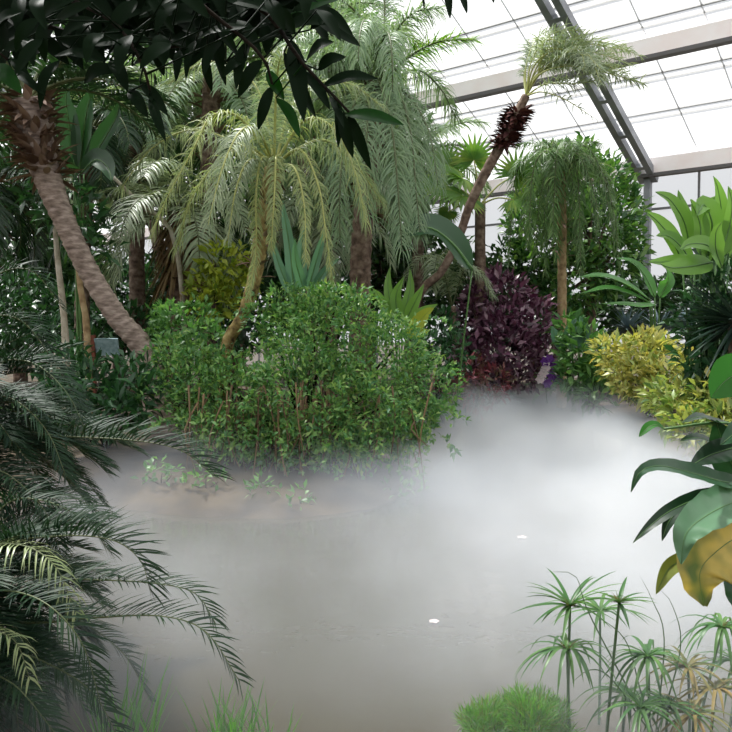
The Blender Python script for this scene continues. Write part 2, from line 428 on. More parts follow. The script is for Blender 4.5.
# rafters with posts
for a in (0.0, -11.0, -22.0, -33.0, 11.0):
    m1, m2 = MB(), MB()
    for s in (-0.19, 0.19):
        beam(m1, R(a + s, -0.2, -0.5), R(a + s, BR, -0.5), 0.19, 0.24, SN)
    for b in np.arange(0.6, BR, 1.6):
        beam(m2, R(a - 0.2, b, -0.55), R(a + 0.2, b, -0.55), 0.14, 0.16, SN)
    trim(m1, M['steel'], 'grey steel twin rafter running up the roof', (m2, M['steel'], 'spacer_plate'))
    m3 = MB(); q = E0 + DH * a - NH * 0.15
    beam(m3, np.array([q[0], q[1], 0.0]), np.array([q[0], q[1], E0[2] - 0.2]), 0.2, 0.2, NH)
    trim(m3, M['steel'], 'grey steel post under the rafter')

# ------------------------------------------------------------------ plant makers
def palm(name, label, cat, trunk, rad, tmat, fronds, fmat, rmat, fkw, group=None, rings=0, boots=0, boot_mat=None, boot_len=0.3, boot_from=0.62, ring=0.12):
    """trunk: world points from the ground up; fronds: list of (ctrl points, keyword changes)"""
    base = np.asarray(trunk[0], float)
    root = thing(name, label, cat, base, group)
    mb = MB(); n = max(30, rings * 6)
    c = tube(mb, trunk, rad, 16, n=n, wob=0.012, ring=ring, rings=rings)
    mb.build('trunk', tmat, root, base)
    if boots:  # stubs of old leaf bases around the upper trunk
        k = rng.integers(int(n * boot_from), n, boots); T = tangents(c)
        th = rng.uniform(0, 2 * math.pi, boots)
        out = np.stack([np.cos(th), np.sin(th), np.zeros(boots)], 1)
        r = np.interp(np.linspace(0, 1, n), np.linspace(0, 1, len(rad)), rad)[k]
        mb = MB(); leaves(mb, c[k] + out * r[:, None] * 0.8, out * 0.8 + T[k] * rng.uniform(-0.4, 1.0, (boots, 1)), T[k], boot_len * rng.uniform(0.6, 1.3, boots), boot_len * 0.35, 3, 0.3, 'blade', 0.4)
        mb.build('old_leaf_bases', boot_mat or M['boot'], root, base)
    for ctrl, kw in fronds:
        k2 = dict(fkw); k2.update(kw); fm = k2.pop('m', fmat); rm = k2.pop('rm', rmat)
        a, b = MB(), MB()
        frond(a, b, ctrl, **k2)
        f = a.build('frond', fm, root, base); b.build('midrib', rm, f, base)
    return root

def crown(p, n, L, el=(70, -10), bend=(60, 100), azs=None, seed_el=None):
    """random arching fronds out of p"""
    out = []
    for i in range(n):
        az = (i * 2.39996 + rng.uniform(-0.25, 0.25)) if azs is None else rng.uniform(*azs)
        e0 = el[0] + (el[1] - el[0]) * (i + 0.5) / n + rng.uniform(-6, 6)
        out.append((arc(np.asarray(p, float), az, e0, e0 - rng.uniform(*bend), L * rng.uniform(0.85, 1.1)), {}))
    return out

def blobs_leaves(blobs, dens, L, Wd, K=2, droop=0.5, prof='lance', depth=0.35, sq=1.0, flat=0.5, up=0.35):
    """leaves scattered in the outer shells of blobs [(centre, radius)]"""
    mb = MB(); Pp, D, Nn = [], [], []
    cs = np.array([b[0] for b in blobs]); rs = np.array([b[1] for b in blobs])
    for c, r in blobs:
        n = int(dens * r * r)
        d = nrm(rng.normal(size=(n, 3))); d[:, 2] *= sq
        rad = r * (1 - depth * rng.random(n) ** 1.5) * (1 + 0.10 * rng.normal(size=n))
        p = c + d * rad[:, None]
        inside = ((np.linalg.norm(p[:, None] - cs[None], axis=2) / rs[None]) < 0.6).any(1)
        ok = ~inside & (p[:, 2] > gz(p[:, 0], p[:, 1]) + 0.03)
        Pp.append(p[ok]); D.append(nrm(d[ok] * 0.8 + rng.normal(size=(ok.sum(), 3)) * 0.6 + [0, 0, up])); Nn.append(nrm(rng.normal(size=(ok.sum(), 3)) * flat + [0, 0, 1.0] + d[ok] * 0.4))
    p = np.concatenate(Pp); n = len(p)
    leaves(mb, p, np.concatenate(D), np.concatenate(Nn), L * rng.uniform(0.7, 1.25, n), Wd * rng.uniform(0.75, 1.2, n), K, droop, prof, 0.25)
    return mb

def shrub(name, label, cat, base, blobs, dens, L, Wd, lmat, bmat, group=None, stems=None, stem_r=0.02, trunk=None, trunk_r=None, part='foliage', **kw):
    base = np.asarray(base, float)
    root = thing(name, label, cat, base, group)
    blobs_leaves(blobs, dens, L, Wd, **kw).build(part, lmat, root, base)
    mb = MB(); top = base
    if trunk is not None:
        tube(mb, [base] + trunk, trunk_r or [0.2, 0.12], 12, n=24, wob=0.02); mb.build('trunk', bmat, root, base)
        top = np.asarray(trunk[-1]); mb = MB()
    for c, r in (blobs if stems is None else blobs[:stems]):
        mid = top * 0.5 + c * 0.5 + np.array([0, 0, -0.15 * r]) + rng.normal(size=3) * 0.08 * r
        tube(mb, [top + rng.normal(size=3) * 0.3 * stem_r, mid, c + rng.normal(size=3) * 0.2 * r], [stem_r, stem_r * 0.7, stem_r * 0.3], 6, n=10)
    mb.build('branch' if trunk is not None else 'stem', bmat, root, base)
    return root

def PB(lst, Y0=None):
    """blobs from (px, py, radius in px, Y)"""
    return [(P(a, b, y), r / F * y) for a, b, r, y in lst]


# ================================================================== PLANTS
# ---- leaning ringed palm beside the pond
def L_(pts): return [P(*p) for p in pts]
tr = [g3(-3.2, 12.3, -0.05)] + L_([(146, 356, 12.2), (118, 318, 12.1), (88, 270, 12.0), (62, 215, 11.9), (42, 160, 11.8), (30, 100, 11.7)])
fr = []
for az, e0 in zip(rng.uniform(0, 6.28, 13), np.linspace(75, 0, 13)):
    fr.append((arc(tr[-1], az, e0, e0 - 80, 2.6), {}))
palm('ringed_palm', 'leaning palm with ringed grey-pink trunk and ragged brown leaf bases', 'palm', tr, [0.24, 0.19, 0.165, 0.155, 0.16, 0.21, 0.28], M['trunk'], fr, M['dark_palm'], M['date_rib'],
     dict(nl=45, ll=0.6, lw=0.05, droop=0.9, r=0.03), rings=34, boots=240, boot_len=0.36, boot_from=0.79)

# ---- pale arching palm in the middle
tr = [foot(224, 11.4), P(226, 352, 11.3), P(242, 318, 11.2), P(253, 285, 11.1), P(261, 240, 11.0), P(268, 200, 11.0), P(274, 168, 11.0)]
fl = [([(274, 166, 11), (246, 146, 10.8), (218, 163, 10.6), (192, 198, 10.5), (176, 250, 10.4)], {}),
      ([(274, 164, 11), (240, 118, 10.7), (212, 116, 10.5), (194, 148, 10.3), (166, 200, 10.2), (152, 236, 10.2)], {}),
      ([(274, 166, 11), (262, 158, 10.6), (256, 195, 10.4), (256, 250, 10.4), (248, 298, 10.4)], dict(ll=0.22)),
      ([(276, 166, 11), (276, 158, 10.5), (274, 200, 10.3), (271, 250, 10.3)], dict(ll=0.24)),
      ([(276, 164, 11), (300, 150, 10.7), (318, 185, 10.5), (326, 235, 10.4), (332, 280, 10.4)], dict(ll=0.28)),
      ([(276, 162, 11), (305, 120, 10.8), (335, 130, 10.6), (356, 175, 10.5), (366, 225, 10.5)], {}),
      ([(276, 162, 11), (290, 110, 11.2), (316, 84, 11.3), (350, 84, 11.3), (384, 108, 11.2)], dict(m=M['silver_palm'])),
      ([(274, 162, 11), (262, 100, 11.3), (240, 70, 11.5), (205, 62, 11.6), (168, 84, 11.7)], dict(m=M['silver_palm'])),
      ([(274, 162, 11), (276, 95, 10.6), (280, 60, 10.2), (292, 44, 9.9)], dict(m=M['silver_palm'])),
      ([(274, 164, 11), (230, 140, 11.6), (190, 130, 11.8), (150, 150, 12.0), (120, 190, 12.1)], dict(m=M['silver_palm'])),
      ([(276, 166, 11), (294, 168, 10.5), (304, 205, 10.3), (306, 262, 10.2)], dict(ll=0.24)),
      ([(274, 166, 11), (250, 160, 10.5), (236, 190, 10.3), (228, 240, 10.2)], dict(ll=0.3, m=M['silver_palm'])),
      ([(274, 166, 11), (258, 130, 10.4), (240, 132, 10.1), (222, 170, 9.9), (208, 225, 9.8)], dict(m=M['silver_palm'])),
      ([(276, 162, 11), (320, 140, 11.4), (352, 160, 11.6), (384, 205, 11.7)], dict(m=M['silver_palm']))]
palm('arching_palm', 'pale yellow-green palm with arching fronds and slim mottled trunk behind the mounded bush', 'palm', tr, [0.12, 0.1, 0.09, 0.09, 0.1, 0.12, 0.13], M['yellow_trunk'],
     [(L_(c), k) for c, k in fl], M['pale_palm'], M['yellow_rib'], dict(nl=110, ll=0.5, lw=0.018, jit=.22, a0=75, a1=35, droop=2.1, vee=0.1, start=0.12, r=0.022, K=4), rings=24, boots=40, boot_len=0.22)

# ---- tall grey-green feathery palm
tr = [foot(356, 14.6), P(360, 330, 14.6), P(361, 250, 14.5), P(368, 170, 14.4), P(378, 92, 14.3)]
fl = [([(378, 90, 14.3), (405, 60, 14.0), (438, 42, 13.8), (474, 40, 13.6)], dict(m=M['lit_palm'], ll=0.55, droop=0.8)),
      ([(378, 90, 14.3), (404, 92, 13.8), (428, 130, 13.5), (438, 185, 13.3)], dict(m=M['grey_palm'])),
      ([(378, 90, 14.3), (396, 88, 13.6), (410, 130, 13.2), (416, 190, 13.0), (420, 235, 12.9)], {}),
      ([(378, 90, 14.3), (380, 84, 13.5), (392, 130, 12.9), (398, 190, 12.7), (402, 250, 12.6)], {}),
      ([(378, 90, 14.3), (360, 92, 13.5), (346, 135, 13.0), (340, 190, 12.8), (340, 240, 12.8)], {}),
      ([(378, 90, 14.3), (350, 62, 14.0), (318, 66, 13.8), (292, 100, 13.6), (280, 145, 13.6)], {}),
      ([(378, 90, 14.3), (372, 40, 14.0), (352, 8, 13.8), (322, -6, 13.6), (290, 10, 13.6)], {}),
      ([(378, 90, 14.3), (392, 40, 13.8), (412, 14, 13.5), (440, 8, 13.4)], {}),
      ([(378, 90, 14.3), (384, 30, 14.6), (384, -20, 14.8), (378, -60, 15)], {}),
      ([(378, 90, 14.3), (345, 50, 14.8), (300, 24, 15), (256, 26, 15.2), (220, 56, 15.3)], {}),
      ([(378, 90, 14.3), (415, 70, 14.8), (440, 88, 15.0), (456, 118, 15.2)], {}),
      ([(378, 90, 14.3), (370, 105, 13.2), (366, 150, 12.8), (368, 215, 12.7)], {}),
      ([(378, 90, 14.3), (400, 110, 15.0), (408, 170, 15.3), (412, 235, 15.4)], {}),
      ([(378, 90, 14.3), (355, 110, 15.0), (326, 150, 15.4), (312, 210, 15.6)], {})]
for i in range(16):
    az = rng.uniform(1.35, 5.0); fl.append((None, dict(_w=arc(P(378, 90, 14.3), az, rng.uniform(0, 70), rng.uniform(-90, -60), 2.9))))
palm('feathery_palm', 'tall grey-green palm with long hanging leaflets reaching up to the glass roof', 'palm', tr, [0.22, 0.2, 0.19, 0.17, 0.2], M['dark_trunk'],
     [(L_(c), k) if c else (k['_w'], {}) for c, k in fl], M['grey_palm'], M['date_rib'], dict(nl=120, ll=0.75, lw=0.021, jit=.24, a0=70, a1=40, droop=2.3, vee=0.1, start=0.1, r=0.03, K=5), rings=26, boots=50, boot_len=0.4)

# ---- slender leaning palm against the roof
tr = [foot(402, 16.4), P(416, 304, 16.2), P(441, 272, 16.1), (P(458, 240, 16.0)), P(470, 205, 15.9), P(487, 170, 15.8), P(505, 138, 15.7), P(516, 116, 15.6), P(526, 96, 15.6)]
fr = []
fl = [([(526, 96, 15.6), (534, 66, 15.3), (556, 50, 15.0), (592, 52, 14.8), (634, 66, 14.6)], {}),
      ([(526, 96, 15.6), (540, 74, 15.2), (570, 66, 14.8), (610, 74, 14.5), (644, 84, 14.4)], {}),
      ([(526, 96, 15.6), (536, 72, 16.0), (566, 46, 16.4), (604, 42, 16.6), (640, 56, 16.8)], {}),
      ([(526, 96, 15.6), (532, 60, 15.6), (552, 34, 15.6), (580, 30, 15.6)], {}),
      ([(526, 96, 15.6), (526, 66, 15.8), (536, 40, 16.0), (552, 28, 16.2)], {}),
      ([(526, 96, 15.6), (546, 84, 15.0), (575, 84, 14.6), (600, 80, 14.4)], {}),
      ([(526, 96, 15.6), (524, 74, 15.9), (530, 52, 16.2), (528, 40, 16.4)], dict(ll=0.25)),
      ([(526, 96, 15.6), (542, 92, 15.1), (566, 100, 14.7), (594, 118, 14.5)], dict(nl=14, ll=0.3)),
      ([(526, 96, 15.6), (545, 70, 16), (580, 60, 16.3), (622, 68, 16.6)], {}),
      ([(526, 96, 15.6), (540, 62, 15.3), (568, 40, 15.1), (606, 46, 15.0)], {})]
for i in range(16):
    x1 = rng.uniform(575, 650); y1 = rng.uniform(40, 84); xm = rng.uniform(545, 590); ym = rng.uniform(38, 62); yy_ = 15.6 + rng.uniform(-1.2, 1.2)
    fl.append(([(526, 96, 15.6), (538, 74, 15.6), (xm, ym, yy_), (x1, y1, 2 * yy_ - 15.6)], dict(ll=.4, nl=44)))
palm('slender_palm', 'slender leaning palm with shaggy maroon collar and thin crown against the roof', 'palm', tr, [0.13, 0.11, 0.095, 0.085, 0.08, 0.085, 0.1, 0.1, 0.08], M['dark_trunk'],
     [(L_(c), k) for c, k in fl], M['silver_palm'], M['yellow_rib'], dict(nl=56, ll=0.48, lw=0.024, jit=.35, a0=70, a1=40, droop=1.3, vee=0.2, start=0.3, r=0.018), rings=30, boots=0)
sp = bpy.data.objects['slender_palm']; base = np.array(sp.location)
mb = MB(); c = spline([P(503, 146, 15.7), P(509, 132, 15.65), P(519, 112, 15.6)], 12); T = tangents(c)
k = rng.integers(0, 12, 280); th = rng.uniform(0, 6.28, 280); o_ = np.stack([np.cos(th), np.sin(th) * .6, np.sin(th) * 0.5], 1)
leaves(mb, c[k] + o_ * 0.1, o_ + T[k] * rng.uniform(-.2, .9, (280, 1)), T[k], 0.27, 0.12, 2, 0.2, 'blade', 0.4)
mb.build('fibre_collar', leafmat('maroon_leaf_sheath', [(72, 40, 40), (104, 66, 62), (58, 32, 34)], 0.02, 0.8, 0.2), sp, base)

# ---- fan palm with yellow-green fans behind the slender trunk
def fan(mb, rib, hub, d, N, rad, n=22, spread=150):
    d = nrm(d); S = nrm(np.cross(d, N)); a = np.radians(np.linspace(-spread, spread, n) * 0.9)
    D = d * np.cos(a)[:, None] + S * np.sin(a)[:, None]
    leaves(mb, np.repeat([hub], n, 0), D, np.repeat([nrm(N)], n, 0), rad * (0.75 + 0.25 * np.cos(a * 0.6)), rad * 0.13, 4, 0.45, 'lance', 0.35)
def fan_palm(name, label, base, hubs, lm, rib, trunk, rad_t, group=None):
    root = thing(name, label, 'palm', base, group)
    mb = MB(); tube(mb, [base] + trunk, rad_t, 10, n=24, wob=0.03); mb.build('trunk', M['dark_trunk'], root, base)
    top = np.asarray(trunk[-1])
    for hub, d, N, r in hubs:
        a, b = MB(), MB(); fan(a, b, hub, d, N, r)
        f = a.build('fan_leaf', lm, root, base); tube(b, [top, top * .5 + hub * .5 + [0, 0, .1], hub], [0.025, 0.015], 6, n=10); b.build('leaf_stalk', rib, f, base)
    return root
hubs = [(P(462, 178, 17.5), (-0.6, -0.4, 0.2), (0.1, -0.6, 0.8), 0.9), (P(446, 186, 17.2), (-0.7, -0.2, -0.1), (0, -0.7, 0.7), 0.85), (P(462, 196, 17.0), (-0.5, -0.6, -0.2), (0.1, -.7, .7), 0.75), (P(474, 160, 18.0), (0.1, -0.2, 0.9), (0, -1, 0.2), 0.65),
        (P(516, 175, 18.2), (0.5, 0, 0.5), (0, -1, 0.3), 0.7), (P(514, 200, 17.8), (0.7, -0.3, -0.1), (0, -0.7, 0.7), 0.6), (P(447, 166, 18.2), (-0.4, 0, 0.7), (0.2, -1, 0.3), 0.65), (P(448, 212, 17.6), (-.6, -.4, -.5), (0, -.8, .6), 0.4)]
fan_palm('fan_palm', 'fan palm with sunlit yellow-green fans behind the slender leaning palm', foot(478, 18.0), hubs, M['lit_palm'], M['yellow_rib'], [P(480, 300, 18.0), P(480, 205, 18)], [0.14, 0.12])

# ---- palm with a tan trunk and hanging fronds in front of the round tree
tr = [foot(562, 18.4), P(562, 280, 18.4), P(562, 220, 18.3), P(560, 172, 18.3)]
fl = []
for px, py, x1, y1, y2 in [(545, 150, 534, 185, 232), (552, 152, 540, 200, 262), (566, 150, 574, 195, 250), (572, 152, 590, 185, 240), (580, 150, 602, 182, 222), (560, 146, 556, 190, 240), (540, 158, 526, 185, 215), (556, 140, 548, 176, 205), (570, 142, 582, 172, 205)]:
    Yj = 18.3 + rng.uniform(-1, 0.3)
    fl.append((L_([(560, 170, 18.3), (px, py, Yj), (x1, y1, Yj - .3), (x1 * 1.4 - px * .4, y2, Yj - .4)]), {}))
for i in range(16):
    x1 = rng.uniform(515, 612); Yj = 18.3 + rng.uniform(-1.3, 1.0); xm = 560 + (x1 - 560) * .5
    fl.append((L_([(560, 170, 18.3), (xm, rng.uniform(140, 160), Yj), (x1, rng.uniform(170, 205), Yj), (x1 + (x1 - 560) * .15, rng.uniform(215, 275), Yj)]), {}))
fl = fl[:5] + fl[9:] + crown(P(560, 172, 18.3), 9, 1.5, (85, 20), (70, 130))
palm('drooping_palm', 'small palm with tan trunk and hanging green fronds in front of the rounded tree', 'palm', tr, [0.12, 0.11, 0.1, 0.11], M['tan_trunk'], fl, M['mid_palm'], M['date_rib'],
     dict(nl=60, ll=0.5, lw=0.026, jit=.25, a0=65, a1=30, droop=2.0, vee=0.1, r=0.016), rings=16, boots=30, boot_len=0.3)

# ---- round dense tree by the roof post
bl = PB([(596, 190, 36, 20.5), (612, 212, 30, 20.2), (622, 248, 24, 20), (596, 235, 40, 19.8), (560, 200, 36, 21), (556, 170, 24, 21), (575, 165, 22, 21), (548, 245, 34, 20.5), (610, 265, 28, 19.8), (575, 280, 34, 20), (530, 270, 26, 20.5), (530, 225, 24, 21)])
shrub('rounded_fig_tree', 'dense rounded green tree beside the grey roof post', 'tree', foot(590, 20.6), bl, 900, 0.26, 0.13, M['fig'], M['dark_trunk'], trunk=[P(590, 320, 20.5), P(592, 270, 20.4)], trunk_r=[0.2, 0.12], stem_r=0.07, K=2, droop=0.5)

# ---- lime broad-bladed clump behind the spiky plant
def blade_clump(name, label, cat, base, specs, lm, rib, wK='oval', fold=0.3, group=None, N=(0, -1, 0.4), ripple=0.01, part='leaf'):
    root = thing(name, label, cat, base, group)
    for pts, w in specs:
        a, b = MB(), MB()
        big_leaf(a, pts, w, N, 14, 7, wK, fold, ripple, 5, mid=b, midr=max(0.006, w * 0.05))
        l = a.build(part, lm, root, base); b.build('midrib', rib, l, base)
    mb = MB()
    for pts, w in specs:
        q = np.asarray(pts[0]); tube(mb, [np.asarray(base) + (q - base) * 0.05 + rng.normal(size=3) * [0.04, 0.04, 0], base * 0.45 + q * 0.55 - [0, 0, 0.05], q], [0.022, 0.014], 6, n=8)
    mb.build('stalk', rib, root, base)
    return root
sp_ = [([(682, 262, 11.0), (672, 240, 10.9), (658, 222, 10.8), (646, 212, 10.7)], 0.26), ([(690, 250, 11.2), (684, 222, 11.1), (670, 200, 11.0), (655, 192, 10.9)], 0.24),
       ([(700, 255, 11.0), (700, 225, 10.9), (692, 205, 10.8), (690, 200, 10.7)], 0.24), ([(708, 255, 11.2), (712, 225, 11.0), (704, 205, 10.9), (697, 216, 10.7)], 0.34),
       ([(716, 258, 11.3), (722, 222, 11.2), (718, 190, 11.1), (713, 176, 11.0)], 0.22), ([(726, 255, 11.0), (734, 215, 11.0), (736, 180, 10.9)], 0.26), ([(700, 264, 10.8), (686, 262, 10.5), (664, 262, 10.3), (648, 262, 10.2)], 0.2),
       ([(712, 262, 10.8), (694, 266, 10.4), (672, 268, 10.2), (660, 264, 10.1)], 0.3), ([(704, 250, 11.4), (694, 230, 11.4), (684, 214, 11.4), (678, 190, 11.4)], 0.22), ([(722, 262, 10.7), (708, 246, 10.4), (690, 244, 10.2), (680, 250, 10.1)], 0.24),
       ([(730, 258, 11.6), (744, 225, 11.6), (752, 190, 11.6)], 0.24)]
sp_ = [(a, w * 1.02) for a, w in sp_] + [([(716, 262, 11.0), (728, 232, 10.9), (732, 205, 10.8), (728, 186, 10.8)], .24), ([(694, 268, 11.0), (682, 248, 10.9), (668, 236, 10.8), (656, 236, 10.7)], .22), ([(708, 266, 11.2), (704, 232, 11.2), (708, 206, 11.2), (716, 196, 11.2)], .24), ([(722, 268, 10.6), (716, 250, 10.4), (716, 232, 10.3), (722, 222, 10.2)], .24)]
blade_clump('ginger_plant', 'lime-green plant with tall upright paddle leaves above the dark spiky rosette', 'plant', foot(706, 11.4), [(L_(a), w) for a, w in sp_], M['ginger'], M['fgrib'])

# ---- dark spiky rosette at the edge
base = foot(738, 10.6); hub = P(738, 322, 10.6)
root = thing('yucca_plant', 'dark spiky rosette of narrow pointed blades below the lime paddle leaves', 'plant', base)
mb = MB(); tube(mb, [base, hub], [0.14, 0.12], 12); mb.build('trunk', M['dark_trunk'], root, base)
d = nrm(rng.normal(size=(110, 3)) * [1, .8, 0.75] + [-.15, 0, 0.1]); mb = MB()
leaves(mb, hub + d * 0.1, d, np.tile([0.05, 0.1, 1.0], (110, 1)), rng.uniform(0.75, 0.98, 110), 0.06, 5, 0.18, 'blade', 0.5)
mb.build('blade_foliage', M['agave'], root, base)

bl = PB([(704, 300, 22, 10.95), (722, 290, 22, 10.95), (690, 322, 18, 11.1), (712, 340, 24, 10.95), (694, 356, 18, 11.0), (728, 330, 20, 10.9), (716, 375, 22, 10.9), (735, 365, 20, 10.9)])
shrub('shade_shrub', 'dark green shrub behind the spiky rosette at the foot of the lime paddle leaves', 'shrub', foot(730, 11.2), bl, 1100, 0.24, 0.1, M['shrub_dark'], M['twig'], droop=.8)

# ---- long green banana leaves lying out sideways
sp_ = [([(650, 300, 15.6), (625, 284, 15.3), (600, 276, 15.0), (576, 278, 14.8)], 0.3), ([(652, 304, 15.6), (630, 294, 15.2), (606, 288, 15.0), (580, 294, 14.8)], 0.24), ([(655, 298, 15.8), (645, 276, 15.8), (632, 262, 15.8), (614, 258, 15.8)], 0.3), ([(660, 298, 15.6), (668, 280, 15.5), (664, 262, 15.4)], 0.28), ([(655, 304, 15.5), (640, 306, 15.0), (622, 304, 14.8), (600, 304, 14.6)], 0.2)]
blade_clump('banana_plant', 'banana plant holding long green leaves out sideways above the yellow shrub', 'plant', foot(655, 16.8), [(L_(a), w) for a, w in sp_], M['banana'], M['fgrib'], 'lance', N=(0, -0.6, 0.9))

# ---- purple shrub
bl = PB([(500, 305, 32, 18.2), (474, 325, 24, 18), (528, 322, 26, 18.2), (485, 300, 20, 18.4), (540, 350, 22, 18), (500, 345, 34, 17.6), (474, 362, 26, 17.4), (525, 365, 26, 17.8), (490, 286, 14, 18.3), (460, 345, 16, 17.6)])
shrub('purple_shrub', 'dark purple leaved shrub standing at the edge of the mist', 'shrub', foot(500, 19.3), bl, 1150, 0.24, 0.11, M['purple'], M['dark_trunk'], stem_r=0.03, droop=0.6, flat=0.9)
bl = PB([(470, 378, 20, 16.8), (492, 384, 18, 16.7), (452, 384, 16, 16.8), (480, 396, 16, 16.6)])
shrub('cordyline_shrub', 'low reddish pink leaved shrub in front of the purple shrub', 'shrub', foot(466, 17.2), bl, 1500, 0.2, 0.07, M['reddish'], M['twig'], stem_r=0.015, droop=0.8)

# ---- yellow crotons
bl = PB([(640, 358, 24, 14.8), (618, 365, 18, 14.8), (664, 364, 22, 14.8), (632, 378, 22, 14.4), (660, 384, 24, 14.2), (608, 352, 14, 15), (680, 376, 16, 14.6), (650, 350, 18, 15)])
shrub('croton_shrub', 'bright yellow and green croton bush above the misty water', 'shrub', foot(650, 15.6), bl, 1900, 0.2, 0.085, M['croton'], M['twig'], droop=0.7)
bl = PB([(668, 400, 18, 11.4), (690, 404, 22, 11.0), (714, 402, 22, 10.6), (656, 396, 12, 12), (694, 428, 20, 10.4), (722, 425, 22, 10.2), (676, 420, 14, 10.8), (735, 440, 22, 10)])
shrub('pale_croton_shrub', 'paler green and cream croton behind the broad glossy leaves', 'shrub', foot(735, 11.3), bl, 2100, 0.19, 0.08, M['croton2'], M['twig'], droop=0.8)
bl = PB([(582, 350, 22, 16.2), (600, 372, 16, 15.8), (578, 376, 20, 16), (596, 392, 16, 15.6), (570, 330, 14, 16.6)])
shrub('green_leafy_shrub', 'green leafy shrub between the purple shrub and the yellow croton', 'shrub', foot(592, 17.2), bl, 1200, 0.26, 0.13, M['shrub_mid'], M['twig'], droop=0.6)
sp_ = [([(572, 352, 16.4), (570, 335, 16.4), (576, 318, 16.4)], 0.3), ([(580, 352, 16.4), (584, 335, 16.4), (580, 316, 16.4)], 0.28), ([(564, 352, 16.4), (556, 338, 16.4), (552, 326, 16.4)], 0.24), ([(588, 352, 16.4), (596, 340, 16.4), (606, 330, 16.4)], 0.24)]
blade_clump('canna_plant', 'upright plant with broad mid-green leaves beside the purple shrub', 'plant', foot(576, 17.6), [(L_(a), w) for a, w in sp_], M['strap'], M['fgrib'])
for i, (px, py, Y) in enumerate([(628, 330, 17.4), (660, 332, 16.8), (690, 326, 16.2)]):
    base = foot(px, Y + 1.2); hub = P(px, py, Y)
    lab = ['blue-grey agave rosette behind the yellow croton, beside the leafy green shrub', 'blue-grey agave rosette directly behind the top of the yellow croton', 'blue-grey agave rosette beside the dark spiky rosette'][i]
    root = thing('agave_plant', lab, 'plant', base, 'blue-grey agaves behind the croton')
    mb = MB(); tube(mb, [base, hub - [0, 0, .05]], [0.1, 0.08], 10); mb.build('stem', M['dark_trunk'], root, base)
    d = nrm(rng.normal(size=(46, 3)) * [1, 1, 0.5] + [0, 0, 0.55]); mb = MB()
    leaves(mb, np.repeat([hub], 46, 0), d, np.tile([0.05, 0.1, 1.0], (46, 1)), rng.uniform(0.45, 0.65, 46), 0.09, 4, 0.35, 'blade', 0.4); mb.build('blade_foliage', M['bluegrey'], root, base)

# ---- purple and white flower spike at the mist
base = foot(548, 18.8); root = thing('orchid_plant', 'purple and white flowering plant rising out of the mist', 'flower', base)
mb = MB(); tube(mb, [base, P(546, 385, 16.9), P(550, 356, 16.9)], [0.015, 0.008], 6); mb.build('stem', M['sedge_stem'], root, base)
for (px, py), mm in zip([(549, 364), (554, 370), (546, 372), (551, 380), (543, 378), (547, 388), (556, 384), (545, 366), (540, 384)], ['petal_purple', 'petal_purple', 'petal_white', 'petal_purple', 'petal_white', 'petal_purple', 'petal_purple', 'petal_purple', 'petal_white']):
    mb = MB(); c = P(px, py - 5, 16.8); n = 6; a = np.linspace(0, 6.28, n, endpoint=False)
    leaves(mb, np.repeat([c], n, 0), np.stack([np.cos(a), np.full(n, -.4), np.sin(a)], 1), np.tile([0, -1.0, 0.1], (n, 1)), 0.13, 0.11, 2, 0.3, 'oval', 0.2); mb.build('flower', M[mm], root, base)

# ---- mounded bush over the water, with hanging twigs
bl = PB([(226, 388, 40, 10.6), (186, 380, 31, 10.8), (308, 338, 46, 10.6), (345, 335, 46, 10.8), (390, 365, 46, 10.6), (425, 385, 30, 10.8), (310, 395, 56, 10.1), (370, 415, 44, 10.0), (245, 410, 44, 10.2), (325, 435, 36, 9.8), (400, 430, 26, 10.2), (280, 332, 24, 10.9), (200, 404, 34, 10.4), (174, 354, 19, 11), (285, 305, 20, 10.9), (335, 305, 22, 11), (405, 340, 22, 11), (230, 432, 26, 9.9), (272, 448, 24, 9.7), (328, 455, 22, 9.6), (198, 430, 22, 10.1), (372, 446, 22, 9.8), (418, 420, 20, 10.2)])
for i in range(46):
    c0, r0 = bl[rng.integers(0, 23)]; d = nrm(rng.normal(size=3) * [1, .8, .8] + [0, -.4, .1]); bl.append((c0 + d * r0 * .95, r0 * rng.uniform(.18, .36)))
root = shrub('mounded_bush', 'large mounded green bush overhanging the misty water with brown twigs beneath', 'bush', foot(300, 11.6), bl, 6400, 0.085, 0.042, M['bush'], M['twig'], stems=23, stem_r=0.04, droop=0.9, depth=0.85, K=2)
base = np.array(root.location); mb = MB(); ml = MB()
for i in range(170):
    px = rng.uniform(185, 440); Y = rng.uniform(9.6, 10.3); top = P(px, rng.uniform(380, 430), Y)
    bot = P(px + rng.uniform(-16, 16), rng.uniform(440, 505 - 0.0009 * (px - 290) ** 2), Y - 0.3)
    bot[2] = max(bot[2], 0.05)
    if 225 < px < 335 or i % 3 == 0:
        tube(mb, [top, top * .5 + bot * .5 + rng.normal(size=3) * .05, bot], [0.013, 0.006], 5, n=6)
    if i % 2:
        c = spline([top, top * .5 + bot * .5 + rng.normal(size=3) * .06, bot], 16); n = 26
        q = c[rng.integers(3, 16, n)]; leaves(ml, q, rng.normal(size=(n, 3)) + [0, -.2, -.5], rng.normal(size=(n, 3)) * .5 + [0, -.5, 1], rng.uniform(.07, .12, n), .045, 2, .8)
for i in range(170):   # arching sprays on top
    c0, r0 = bl[rng.integers(0, 23)]; d = nrm(rng.normal(size=3) * [1, .8, .5] + [0, -.3, .5]); c = arc(c0 + d * r0 * .85, math.atan2(d[1], d[0]), 40, -60, rng.uniform(.3, .6), 10)
    n = 22; q = c[rng.integers(0, 11, n)]; leaves(ml, q, rng.normal(size=(n, 3)) + d, rng.normal(size=(n, 3)) * .5 + [0, -.3, 1], rng.uniform(.07, .12, n), .045, 2, .6)
mb.build('hanging_twig', M['root'], root, base); ml.build('spray_foliage', M['bush'], root, base)
